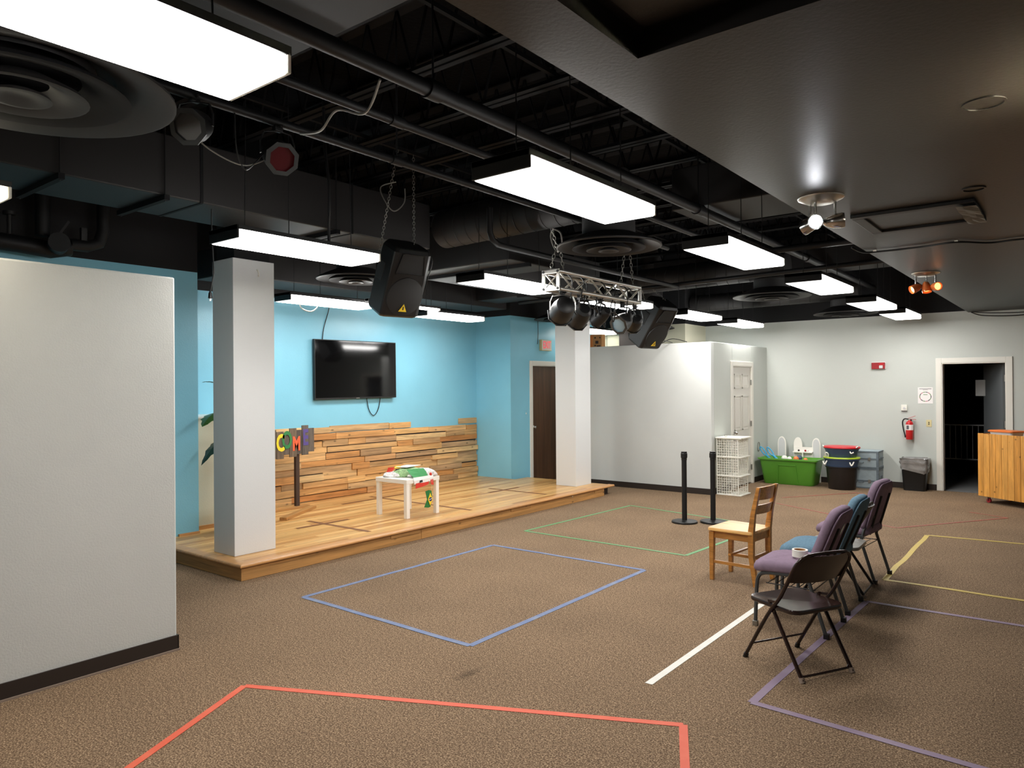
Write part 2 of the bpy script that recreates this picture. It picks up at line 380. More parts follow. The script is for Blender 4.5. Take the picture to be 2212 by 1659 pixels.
wood('floor_wood', [(0.0, rgb(214, 162, 96)), (0.2, rgb(230, 186, 122)), (0.4, rgb(196, 142, 80)), (0.6, rgb(222, 176, 110)), (0.78, rgb(184, 128, 70)), (0.9, rgb(226, 180, 114)), (1.0, rgb(206, 156, 94))], grain=(34, 0.9, 34), rough=0.32, gc=0.7, dark=0.75, coat=0.12)
wood('nosing_wood', [(0.0, rgb(192, 138, 84)), (1.0, rgb(202, 150, 94))], grain=(30, 1.0, 30), rough=0.3, gc=0.8, knots=False, coat=0.2)
wood('fascia_wood', [(0.0, rgb(178, 128, 70)), (1.0, rgb(188, 138, 80))], grain=(14, 1.0, 26), rough=0.6, gc=0.7, dark=0.4)
wood('chair_oak', [(0.0, rgb(190, 128, 60)), (1.0, rgb(198, 136, 66))], grain=(40, 3, 40), rough=0.3, gc=0.62, knots=False, coat=0.3)
wood('seat_oak', [(0.0, rgb(222, 170, 100)), (1.0, rgb(226, 174, 104))], grain=(26, 2, 26), rough=0.28, gc=0.72, knots=False, coat=0.3)
wood('pine', [(0.0, rgb(206, 142, 62)), (0.5, rgb(220, 158, 76)), (1.0, rgb(212, 148, 66))], grain=(18, 18, 1.6), rough=0.4, gc=0.72, dark=0.35, coat=0.2)
wood('walnut_door', [(0.0, rgb(86, 58, 38)), (1.0, rgb(90, 62, 42))], grain=(14, 14, 0.8), rough=0.4, gc=0.6, knots=False)
wood('grey_stain', [(0.0, rgb(92, 82, 74)), (0.6, rgb(104, 94, 84)), (1.0, rgb(116, 96, 74))], grain=(26, 26, 3), rough=0.7, gc=0.6, knots=False)
wood('dark_post', [(0.0, rgb(58, 42, 32)), (1.0, rgb(70, 50, 38))], grain=(24, 24, 2), rough=0.7, gc=0.6, knots=False)
tape_mat('tape_orange', rgb(206, 84, 54), rgb(210, 96, 66))
tape_mat('tape_blue', rgb(92, 108, 146), rgb(118, 126, 144))
tape_mat('tape_green', rgb(88, 142, 90), rgb(106, 138, 100))
tape_mat('tape_yellow', rgb(186, 160, 72), rgb(178, 156, 86))
tape_mat('tape_purple', rgb(128, 108, 130), rgb(134, 117, 132))
tape_mat('tape_red', rgb(150, 68, 58), rgb(130, 76, 62))
tape_mat('tape_white', rgb(216, 213, 205), rgb(208, 204, 194))
G = MATS

# ------------------------------------------------------------------ the room
ZT = 4.35          # deck height
ZP = 2.83          # paint line: colour below, black above
SO = 2.764         # soffit height
XS = -1.40         # soffit edge
YF = 13.10         # far wall
XR, YN = 4.2, -3.6
struct(M().box(-8.6, YN, -0.12, XR + 0.2, YF, 0).build('floor', G['carpet']))
ceil = struct(M().box(-8.6, YN - 0.2, ZT, XR + 0.2, YF + 0.2, ZT + 0.1).build('ceiling', G['black_deck']))
# bar joists across the ceiling, parts of it
random.seed(3)
jx0, jx1 = -8.2, XS - 0.02
def joist_mesh():
    m = M(); zb = 3.80; zt = 4.30
    for dx in (-0.035, 0.035):
        m.box(jx0, dx - 0.022, zb, jx1, dx + 0.022, zb + 0.006); m.box(jx0, dx * 0.4 - 0.004, zb, jx1, dx * 0.4 + 0.004, zb + 0.045)
    m.box(jx0, -0.06, zt - 0.01, jx1, 0.06, zt)
    n = 22; dxx = (jx1 - jx0) / n
    for i in range(n):
        a = jx0 + i * dxx
        m.cyl((a, 0, zb + 0.02), (a + dxx / 2, 0, zt), 0.011, n=5, cap=False); m.cyl((a + dxx / 2, 0, zt), (a + dxx, 0, zb + 0.02), 0.011, n=5, cap=False)
    return m
jo = joist_mesh().build('joist', G['duct_dark'], ceil); jo.location = (0, 0.55, 0)
for i in range(1, 17):
    c = jo.copy(); COL.objects.link(c); c.location = (0, 0.55 + i * 0.732, 0)
br = M()
for bx in (-2.9, -4.9, -6.9): br.bar((bx, YN, 3.86), (bx, YF, 3.86), 0.03, 0.03)
br.build('bridging', G['duct_dark'], ceil)

# soffit with recessed coffer
so = M()
cx0, cx1, cy0, cy1 = -1.156, 0.35, 0.6, 2.155
so.box(XS, YN, SO, cx0, YF, ZT); so.box(cx0, cy1, SO, XR, YF, ZT); so.box(cx1, YN, SO, XR, cy1, ZT); so.box(cx0, YN, SO, cx1, cy0, ZT)
so.box(cx0, cy0, SO + 0.085, cx1, cy1, ZT)
soff = struct(so.build('ceiling_soffit', G['soffit_paint']))
M().box(cx0 + 0.05, cy0 + 0.05, SO + 0.07, cx1 - 0.05, cy1 - 0.05, SO + 0.084).build('coffer_panel', G['soffit_paint'], soff)

def wall(name, x0, y0, x1, y1, mat, zp=ZP, z1=ZT, extra=None):
    w_ = struct(M().box(x0, y0, 0, x1, y1, zp).build(name, G[mat]))
    if z1 > zp: M().box(x0, y0, zp, x1, y1, z1).build('black_band', G['black_paint'], w_)
    return w_
XT = -8.29
wall('wall_left', XT - 0.2, 4.03, XT, 9.52, 'blue_paint', 2.86)
wall('wall_left_near', XT - 0.2, YN, -7.447, 4.03, 'blue_paint', 2.925)
wall('wall_corner', XT - 0.2, 9.52, -7.53, 9.72, 'blue_paint', 2.87)
# exit wall, with the door opening
ew = struct(M().box(-7.73, 9.72, 0, -7.53, 10.115, 2.87).box(-7.73, 10.115, 2.05, -7.53, 10.985, 2.87).box(-7.73, 10.985, 0, -7.53, 12.2, 2.87).build('wall_exit', G['blue_paint']))
M().box(-7.73, 9.72, 2.87, -7.53, 12.2, ZT).build('black_band', G['black_paint'], ew)
# beige wall behind the closet with a dark panel, and the return to the far wall
rw = struct(M().box(-8.6, 12.2, 0, -5.642, YF + 0.2, 2.79).build('wall_rear', G['beige_paint']))
M().box(-8.6, 12.2, 2.79, -5.642, YF + 0.2, ZT).build('black_band', G['black_paint'], rw)
M().box(-6.98, 12.17, 0, -6.13, 12.2, 2.79).build('dark_panel', G['dark_brown'], rw)
M().box(-7.27, 12.195, 0, -7.262, 12.2, 2.79).build('joint', G['ink'], rw)
# far wall with doorway
dx0, dx1, dzt = -1.765, -0.925, 1.995
fwm = M().box(-5.642, YF, 0, dx0, YF + 0.15, 2.79).box(dx0, YF, dzt, dx1, YF + 0.15, 2.79).box(dx1, YF, 0, XR, YF + 0.15, 2.79)
fwl = struct(fwm.build('wall_far', G['pale_blue_paint']))
M().box(-5.642, YF, 2.79, XR, YF + 0.15, ZT).build('black_band', G['black_paint'], fwl)
struct(M().box(XR, YN, 0, XR + 0.2, YF, ZT).build('wall_right', G['white_paint']))
struct(M().box(-8.6, YN - 0.2, 0, XR + 0.2, YN, ZT).build('wall_near', G['white_paint']))
# partition at the left
struct(M().box(-4.76, -2.2, 0.0, -4.612, 2.345, 2.402).build('wall_partition', G['white_paint'], bevel=0.012))
bb = struct(M().box(-4.612, -2.2, 0.012, -4.602, 2.349, 0.098).box(-4.764, 2.345, 0.012, -4.602, 2.352, 0.098).build('baseboard_partition', G['baseboard_black']))
M().box(-4.612, -2.2, 0.0, -4.594, 2.355, 0.012).build('edge_strip', G['rubber_edge'], bb)
# white half wall in the stage recess
hw = struct(M().box(XT, 4.03, 0.142, -7.62, 4.95, 1.36).build('wall_half', G['beige_paint']))
M().box(XT, 4.03, 1.36, -7.605, 4.96, 1.378).build('cap', G['white_trim'], hw)
M().box(-7.62, 4.03, 0.142, -7.60, 4.95, 0.185).build('moulding', G['nosing_wood'], hw)
# closet: front, side (with door), left side, roof
YC, XC, ZC = 10.61, -4.49, 2.345
cl = M().box(-6.75, YC, 0, XC, YC + 0.11, ZC).box(-6.75, YC + 0.11, 0, -6.64, 12.2, ZC)
struct(cl.build('wall_closet_front', G['white_paint'], bevel=0.006))
dA, dB, dT = 11.46, 12.30, 1.99
cs = M().box(XC - 0.11, YC + 0.11, 0, XC, dA, ZC).box(XC - 0.11, dA, dT, XC, dB, ZC).box(XC - 0.11, dB, 0, XC, YF, ZC)
struct(cs.build('wall_closet_side', G['pale_blue_paint'], bevel=0.006))
struct(M().box(-6.64, YC + 0.11, 2.24, XC - 0.11, 12.195, 2.30).box(-5.64, 12.195, 2.24, XC - 0.11, YF, 2.30).build('ceiling_closet', G['white_paint']))
# baseboards
def base(name, segs, h=0.092):
    m = M()
    for s_ in segs: m.box(s_[0], s_[1], 0.0, s_[2], s_[3], h)
    return struct(m.build(name, G['baseboard_black'], bevel=0.003))
base('baseboard_closet', [(-6.75, YC - 0.008, XC, YC), (XC, YC - 0.008, XC + 0.008, dA - 0.09), (XC, dB + 0.09, XC + 0.008, YF)])
base('baseboard_far', [(XC + 0.008, YF - 0.008, dx0 - 0.08, YF), (dx1 + 0.08, YF - 0.008, XR, YF)])

# columns on the stage
ST = 0.142
for nm, (x0, y0, x1, y1), zt in (('column_near', (-6.48, 3.655, -6.125, 4.085), 2.885), ('column_far', (-6.49, 9.33, -6.12, 9.76), 2.885)):
    c_ = struct(M().box(x0, y0, ST, x1, y1, zt).build('wall_' + nm, G['column_paint'], bevel=0.004))
    M().box(x0 + 0.03, y0 + 0.03, zt, x1 - 0.03, y1 - 0.03, ZT).build('black_post', G['black_paint'], c_)
    if nm == 'column_near':
        M().tube([(-6.12, 3.90, 2.80), (-6.105, 3.90, 2.785), (-6.10, 3.905, 2.765), (-6.105, 3.91, 2.745), (-6.12, 3.91, 2.74)], 0.006, 6).build('hook', G['white_plastic'], c_)

# ------------------------------------------------------------------ doors
def casing(m, plane, a0, a1, zt, wd=0.075, t=0.018, axis='x', sgn=1, jamb=0.1):
    """casing around an opening: axis 'x' -> wall normal is x at 'plane', opening spans y"""
    def b(a, z0, c, z1, t0, t1):
        if axis == 'x': m.box(plane + sgn * t0, a, z0, plane + sgn * t1, c, z1)
        else: m.box(a, plane + sgn * t0, z0, c, plane + sgn * t1, z1)
    b(a0 - wd, 0, a0, zt + wd, 0, t); b(a1, 0, a1 + wd, zt + wd, 0, t); b(a0, zt, a1, zt + wd, 0, t)
    b(a0, 0, a0 + 0.015, zt, -jamb, t * 0.6); b(a1 - 0.015, 0, a1, zt, -jamb, t * 0.6); b(a0, zt - 0.015, a1, zt, -jamb, t * 0.6)
    return m
# six-panel closet door
d1 = struct(casing(M(), XC, dA, dB, dT, axis='x', sgn=1).build('door_1', G['white_trim'], bevel=0.004))
lf = M().box(XC - 0.05, dA + 0.017, 0.02, XC - 0.012, dB - 0.017, dT - 0.017).build('leaf', G['door_white'], d1)
wd_ = dB - dA
for a, c in ((0.11, 0.40), (0.47, 0.76)):
    for z0, z1 in ((0.22, 0.78), (0.93, 1.50), (1.62, 1.86)):
        y0, y1 = dA + wd_ * a / 0.87, dA + wd_ * c / 0.87
        fr = M()
        for q in ((y0, z0, y1, z0 + 0.018), (y0, z1 - 0.018, y1, z1), (y0, z0, y0 + 0.018, z1), (y1 - 0.018, z0, y1, z1)): fr.box(XC - 0.013, q[0], q[1], XC - 0.001, q[2], q[3])
        fr.hexa([(XC - 0.013, y0 + 0.035, z0 + 0.035), (XC - 0.013, y1 - 0.035, z0 + 0.035), (XC - 0.013, y1 - 0.035, z1 - 0.035), (XC - 0.013, y0 + 0.035, z1 - 0.035),
                 (XC - 0.006, y0 + 0.055, z0 + 0.055), (XC - 0.006, y1 - 0.055, z0 + 0.055), (XC - 0.006, y1 - 0.055, z1 - 0.055), (XC - 0.006, y0 + 0.055, z1 - 0.055)])
        fr.build('panel', G['door_white'], d1)
mt = Matrix.Rotation(math.radians(90), 3, 'Y')
M().lathe([(0.001, 0.062), (0.016, 0.060), (0.027, 0.048), (0.028, 0.038), (0.014, 0.022), (0.012, 0.006), (0.032, 0.004), (0.032, 0)], 16, (XC - 0.012, dA + 0.10, 0.90), mat=mt).build('knob', G['chrome'], d1, smooth=40)
for z in (0.28, 1.02, 1.72): M().box(XC - 0.002, dB - 0.03, z - 0.045, XC + 0.012, dB + 0.004, z + 0.045).build('hinge', G['galvanised'], d1)
# brown exit door
d2 = struct(casing(M(), -7.53, 10.115, 10.985, 2.05, axis='x', sgn=1).build('door_2', G['white_trim'], bevel=0.004))
M().box(-7.60, 10.132, 0.01, -7.56, 10.968, 2.033).build('leaf', G['walnut_door'], d2)
M().lathe([(0.001, 0.06), (0.026, 0.048), (0.026, 0.036), (0.012, 0.02), (0.03, 0.004), (0.03, 0)], 14, (-7.56, 10.19, 0.97), mat=mt).build('knob', G['chrome'], d2, smooth=40)
# doorway in the far wall, leaf standing open into the dark room
d3 = struct(casing(M(), YF, dx0, dx1, dzt, axis='y', sgn=-1, jamb=0.15, wd=0.078).build('door_3', G['white_trim'], bevel=0.004))
lv = M().box(0, 0, 0.01, 0.04, 0.80, dzt - 0.02).build('leaf', G['grey_door'], d3); lv.location = (dx1 - 0.058, YF + 0.15, 0); lv.rotation_euler = (0, 0, math.radians(23))
for z in (0.3, 1.05, 1.75): M().box(dx1 - 0.035, YF + 0.10, z - 0.05, dx1 - 0.015, YF + 0.15, z + 0.05).build('hinge', G['galvanised'], d3)
# the dark room beyond
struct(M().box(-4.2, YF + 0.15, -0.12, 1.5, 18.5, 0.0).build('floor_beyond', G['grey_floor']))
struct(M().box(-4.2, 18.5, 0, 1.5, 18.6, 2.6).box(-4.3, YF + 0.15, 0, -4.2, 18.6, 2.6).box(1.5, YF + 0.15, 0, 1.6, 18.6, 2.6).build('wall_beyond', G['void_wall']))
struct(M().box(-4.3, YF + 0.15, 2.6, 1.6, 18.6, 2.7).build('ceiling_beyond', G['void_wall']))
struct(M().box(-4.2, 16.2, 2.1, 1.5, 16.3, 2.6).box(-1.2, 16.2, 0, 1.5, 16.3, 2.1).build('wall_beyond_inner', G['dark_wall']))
rl = thing('barrier_gate', 'grey metal barred barrier standing in the dark room beyond the doorway', 'barrier', (-1.72, 15.45, 0))
for z in (0.92, 0.30): M().cyl((-0.55, 0, z), (0.42, 0, z), 0.013, n=8).build('rail', G['steel_rail'], rl)
bm_ = M().cyl((0, 0, 0.30), (0, 0, 0.92), 0.006, n=6)
b0 = bm_.build('bar', G['steel_rail'], rl); b0.location = (-0.5, 0, 0)
for i in range(1, 11): c = b0.copy(); COL.objects.link(c); c.location = (-0.5 + i * 0.088, 0, 0)
for x in (-0.55, 0.42): M().cyl((x, 0, 0), (x, 0, 0.93), 0.014, n=8).box(x - 0.02, -0.18, 0, x + 0.02, 0.18, 0.02).build('post', G['steel_rail'], rl)
pn = M().box(-0.11, -0.002, -0.13, 0.11, 0.002, 0.13)
o = pn.build('notice_sheet', G['paper_dim']); o.location = (-1.30, 13.93, 1.60); o.rotation_euler = (0, 0, math.radians(-20))
tag(o, 'dim paper notice hanging in the dark doorway beside the open grey door', 'notice')

# ------------------------------------------------------------------ ceiling services
# fluorescent wraparound fixtures: local origin at bottom centre, length along Y
def fixture(name, label, loc, group, wid=0.345, ln=1.22, lamp='lamp_white', wires=True, z_top=None, hgt=0.062):
    t = thing(name, label, 'ceiling light', loc, 0, group); hw_ = wid / 2; hl = ln / 2
    M().box(-hw_, -hl, hgt, hw_, hl, hgt + 0.028).build('housing', G['black_metal'], t)
    m = M(); e = 0.016
    m.loft([[(-hw_ + 0.006, -hl + e, hgt), (-hw_, -hl + e, 0.012), (-hw_ + 0.012, -hl + e, 0), (hw_ - 0.012, -hl + e, 0), (hw_, -hl + e, 0.012), (hw_ - 0.006, -hl + e, hgt)],
            [(-hw_ + 0.006, hl - e, hgt), (-hw_, hl - e, 0.012), (-hw_ + 0.012, hl - e, 0), (hw_ - 0.012, hl - e, 0), (hw_, hl - e, 0.012), (hw_ - 0.006, hl - e, hgt)]])
    m.build('lens', G[lamp], t)
    M().box(-hw_, -hl, 0.004, hw_, -hl + 0.014, hgt + 0.03).build('end_cap', G['black_metal'], t, bevel=0.004)
    M().box(-hw_, hl - 0.014, 0.004, hw_, hl, hgt + 0.01).build('end_cap', G['white_plastic'], t, bevel=0.004)
    if wires:
        zt = (ZT if z_top is None else z_top) - loc[2]
        for k, (wx, wy) in enumerate(((-0.05, -0.42), (0.10, -0.17), (0.05, 0.42))):
            M().cyl((wx, wy, hgt + 0.028), (wx + 0.01 * (k - 1), wy + 0.03 * (1 - k), zt), 0.0035, n=5).build('hanging_wire', G['cable_black'], t)
    return t
ZL = 2.656
gr = 'fluorescent wraparound lights in three rows'
ordn = ['nearest the camera, cut by the top left corner', 'second from the camera, large', 'third from the camera', 'fourth from the camera', 'fifth from the camera', 'sixth and last, by the far wall']
for i, y0 in enumerate((0.14, 2.597, 4.89, 7.17, 9.45, 11.25)):
    fixture('fluorescent_light', 'white fluorescent light in the soffit-side row, ' + ordn[i], (-2.11, y0 + 0.61, ZL), gr, z_top=3.60 if i == 0 else None)
ordg = ['nearest, yellowish end at the left picture edge', 'above the near white column', 'with its end behind the silver truss', 'directly behind the silver truss', 'just right of the far hanging speaker', 'last, above the white closet corner']
for i, y0 in enumerate((0.12, 2.597, 5.05, 7.15, 9.38, 11.20)):
    fixture('fluorescent_light', 'white fluorescent light in the middle row, ' + ordg[i], (-4.47, y0 + 0.61, ZL), gr, lamp='lamp_warm' if i == 0 else 'lamp_white')
for (x, y0), l in (((-7.03, 4.79), 'first, right of the near column'), ((-7.17, 7.05), 'second, right of the near speaker'), ((-7.15, 10.92), 'last, above the carton on the closet')):
    fixture('fluorescent_light', 'white fluorescent light in the stage-wall row, ' + l, (x, y0 + 0.61, ZL), gr, wid=0.30, lamp='lamp_dim' if y0 > 9 else 'lamp_white')
fixture('strip_light', 'thin white strip light just behind the lower edge of the near hanging speaker', (-6.68, 6.32, 2.68), gr, wid=0.07, ln=1.22, hgt=0.03)

# round ceiling diffusers on necks
def diffuser(label, loc, R, neck=0.30, top=3.6):
    t = thing('air_diffuser', label, 'air diffuser', loc, 0, 'round black ceiling diffusers')
    pf = [(R * 0.46, 0.12), (R * 0.80, 0.055), (R, 0.010), (R, 0.0), (R * 0.97, -0.004), (R * 0.74, 0.035), (R * 0.60, 0.075)]
    M().lathe(pf, 48).build('outer_cone', G['duct_paint'], t, smooth=35)
    M().lathe([(R * 0.40, 0.07), (R * 0.66, 0.012), (R * 0.70, -0.012), (R * 0.67, -0.016), (R * 0.50, 0.012), (R * 0.38, 0.06)], 40).build('middle_cone', G['duct_dark'], t, smooth=35)
    M().lathe([(R * 0.22, 0.045), (R * 0.40, -0.008), (R * 0.43, -0.028), (R * 0.40, -0.032), (R * 0.28, -0.005), (R * 0.18, 0.03)], 32).build('inner_cone', G['duct_paint'], t, smooth=35)
    M().lathe([(0.001, 0.0), (R * 0.10, -0.004), (R * 0.19, -0.026), (R * 0.20, -0.038), (R * 0.16, -0.040), (R * 0.08, -0.022), (0.001, -0.02)], 28).build('centre_cup', G['duct_paint'], t, smooth=35)
    M().lathe([(neck, 0.08), (neck, top - loc[2])], 32).build('neck', G['duct_paint'], t, smooth=35)
    return t
for l, p, R, nk, tp in (('large round black diffuser, nearest, under the first light at upper left', (-3.44, 1.10, 2.92), 0.59, 0.28, 3.6),
                    ('round black diffuser behind the near hanging speaker', (-6.45, 5.36, 2.90), 0.44, 0.22, 3.35),
                    ('round black diffuser above the silver truss', (-3.38, 5.72, 2.935), 0.475, 0.24, 3.21),
                    ('round black diffuser left of the fourth soffit-side light', (-3.42, 10.2, 2.90), 0.52, 0.24, 3.14),
                    ('round black diffuser farthest right, against the far wall', (-3.02, 12.50, 2.805), 0.475, 0.22, 3.03),
                    ('round black diffuser over the exit sign and far white column', (-6.95, 10.25, 2.81), 0.50, 0.24, 3.4),
                    ('round black diffuser behind the far hanging speaker above the closet', (-6.05, 11.7, 2.685), 0.40, 0.2, ZT)):
    diffuser(l, p, R, nk, tp)

# rectangular trunk duct over the middle, with trapeze hangers
td = thing('trunk_duct', 'long black rectangular duct running above the near column', 'air duct', (0, 0, 0))
M().box(-6.15, -2.0, 3.15, -5.47, 5.55, 3.62).build('duct_body', G['duct_paint'], td, bevel=0.01)
for y in (0.6, 1.98, 2.70, 4.3):
    M().box(-6.22, y - 0.02, 3.108, -5.42, y + 0.02, 3.148).build('strut', G['duct_dark'], td)
    for x in (-6.19, -5.45): M().cyl((x, y, 3.10), (x, y, ZT), 0.006, n=6).build('hanger_rod', G['black_metal'], td)
for y in (0.0, 1.5, 3.0, 4.5): M().box(-6.155, y - 0.012, 3.145, -5.465, y + 0.012, 3.625).build('flange', G['duct_dark'], td)
t2 = thing('trunk_duct', 'black rectangular duct box behind the silver truss, lit from below', 'air duct', (0, 0, 0))
M().box(-6.45, 6.0, 3.02, -4.75, 6.85, 3.50).build('duct_body', G['duct_paint'], t2, bevel=0.01)
M().box(-6.5, 6.28, 2.98, -4.7, 6.32, 3.02).build('strut', G['duct_dark'], t2)
t2b = thing('trunk_duct', 'black rectangular duct running back from the duct box behind the truss', 'air duct', (0, 0, 0))
M().box(-6.45, 6.852, 3.02, -5.62, 9.25, 3.5).build('duct_body', G['duct_paint'], t2b, bevel=0.01)
M().box(-6.5, 8.38, 2.98, -5.55, 8.42, 3.02).build('strut', G['duct_dark'], t2b)
t3 = thing('trunk_duct', 'black duct low along the stage wall above the blue paint', 'air duct', (0, 0, 0))
M().box(-8.0, 4.3, 2.93, -7.35, 9.2, 3.25).build('duct_body', G['duct_paint'], t3, bevel=0.01)
M().box(-7.35, 8.45, 3.0, -6.46, 8.95, 3.25).build('branch_body', G['duct_paint'], t3, bevel=0.01)
t4 = thing('trunk_duct', 'black rectangular duct crossing high beside the second soffit-side light', 'air duct', (0, 0, 0))
M().box(-3.0, 6.22, 3.30, -1.45, 7.05, 3.68).build('duct_body', G['duct_paint'], t4, bevel=0.01)
t4b = thing('trunk_duct', 'black rectangular duct crossing high near the far wall lights', 'air duct', (0, 0, 0))
M().box(-5.5, 10.72, 3.30, -1.45, 11.18, 3.68).build('duct_body', G['duct_paint'], t4b, bevel=0.01)
t5 = thing('trunk_duct', 'black duct box high at the top centre above the black pipe', 'air duct', (0, 0, 0))
M().box(-4.2, 0.3, 3.62, -1.9, 2.55, 3.78).build('duct_body', G['duct_paint'], t5, bevel=0.01)
# spiral ducts
def spiral(label, p, q, r):
    t = thing('spiral_duct', label, 'air duct', (0, 0, 0)); p, q = V(p), V(q); d = q - p; L_ = d.length; d.normalize()
    M().cyl(p, q, r, n=32).build('duct_body', G['duct_paint'], t, smooth=30)
    a = d.cross(V((0, 0, 1))).normalized(); b = a.cross(d); n = int(L_ / 0.16 * 24); pts = []
    for i in range(n + 1):
        th = 2 * math.pi * i / 24; pts.append(p + d * (L_ * i / n) + a * ((r + 0.001) * math.cos(th)) + b * ((r + 0.001) * math.sin(th)))
    M().tube(pts, 0.005, 4).build('spiral_seam', G['seam'], t)
    return t
spiral('fat black spiral duct slanting behind the second soffit-side light', (-5.47, 5.78, 3.40), (-3.2, 5.72, 3.42), 0.205)
spiral('black spiral duct leading to the diffuser right of the truss', (-5.6, 10.2, 3.30), (-3.2, 10.2, 3.33), 0.185)
spiral('small black spiral duct far back by the last lights', (-5.6, 12.45, 3.15), (-2.8, 12.5, 3.18), 0.15)

# sprinkler pipes along the room
def pipe(label, pts, r, cat='pipe', mat='pipe_black', name='sprinkler_pipe', coup=()):
    t = thing(name, label, cat, (0, 0, 0)); M().tube(pts, r, 14).build('pipe_run', G[mat], t, smooth=40)
    for c in coup:
        c = V(c); M().cyl(c - V((0, 0.05, 0)), c + V((0, 0.05, 0)), r * 1.25, n=14).build('coupling', G[mat], t, smooth=40)
        M().cyl(c, (c.x, c.y, 3.8), 0.006, n=6).build('hanger_rod', G[mat], t)
    return t
pipe('thick black pipe running the whole length beside the soffit-side lights', [(-2.68, -2, 3.24), (-2.69, 12.9, 3.24)], 0.042, coup=((-2.68, 2.75, 3.24), (-2.685, 6.1, 3.24), (-2.685, 9.3, 3.24)))
pipe('thinner black pipe, second in from the thick pipe', [(-3.12, 0.2, 3.22), (-3.13, 9.3, 3.22)], 0.026, coup=((-3.12, 2.9, 3.22),))
pipe('thin black pipe carrying the two stage lamps at upper left', [(-3.66, 1.45, 3.22), (-3.67, 7.5, 3.22)], 0.026, coup=((-3.66, 3.4, 3.22),))
pipe('black pipe with an elbow ending above the truss', [(-4.22, 5.05, 3.3), (-4.22, 5.05, 3.08), (-4.22, 5.08, 3.02), (-4.22, 5.16, 2.985), (-4.22, 5.3, 2.98), (-4.22, 8.9, 2.98)], 0.028)
pipe('black cross pipe running sideways above the truss', [(-6.9, 8.95, 2.98), (-1.6, 8.9, 3.05)], 0.028)
pipe('bent black pipe by the third soffit-side light', [(-1.405, 7.11, 2.98), (-2.6, 7.11, 2.98), (-2.75, 7.11, 2.97)], 0.03)
# riser with valve, upper left
rs = thing('sprinkler_riser', 'black sprinkler riser pipes and valve above the left partition', 'pipe', (-7.25, 2.6, 2.95))
M().tube([(0, -1.2, 0.02), (0, -0.3, 0.0), (0.02, -0.05, -0.02), (0.02, 0.1, 0.02)], 0.075, 14).build('main_pipe', G['pipe_black'], rs, smooth=40)
M().cyl((0.02, 0.0, 0.02), (0.24, -0.06, 0.02), 0.085, n=18).build('capped_end', G['pipe_black'], rs, smooth=40)
M().tube([(0.02, 0.1, 0.05), (0, 0.26, 0.06), (0, 0.36, 0.10), (0, 0.40, 0.22), (0, 0.40, 1.3)], 0.055, 14).build('branch', G['pipe_black'], rs, smooth=40)
M().cyl((0, -0.36, 0.06), (0, -0.36, 0.24), 0.02, n=10).cyl((0, -0.36, 0.24), (0, -0.36, 0.27), 0.05, n=12).build('gauge', G['black_metal'], rs, smooth=40)
M().box(-0.01, 0.20, 0.10, 0.03, 0.25, 0.22).bar((0, 0.02, 0.12), (0.02, 0.10, 0.26), 0.015, 0.02).build('lever', G['black_metal'], rs)
M().cyl((-0.02, -0.1, 0.1), (-0.02, -0.1, 1.3), 0.06, n=14).build('riser_pipe', G['pipe_black'], rs, smooth=40)

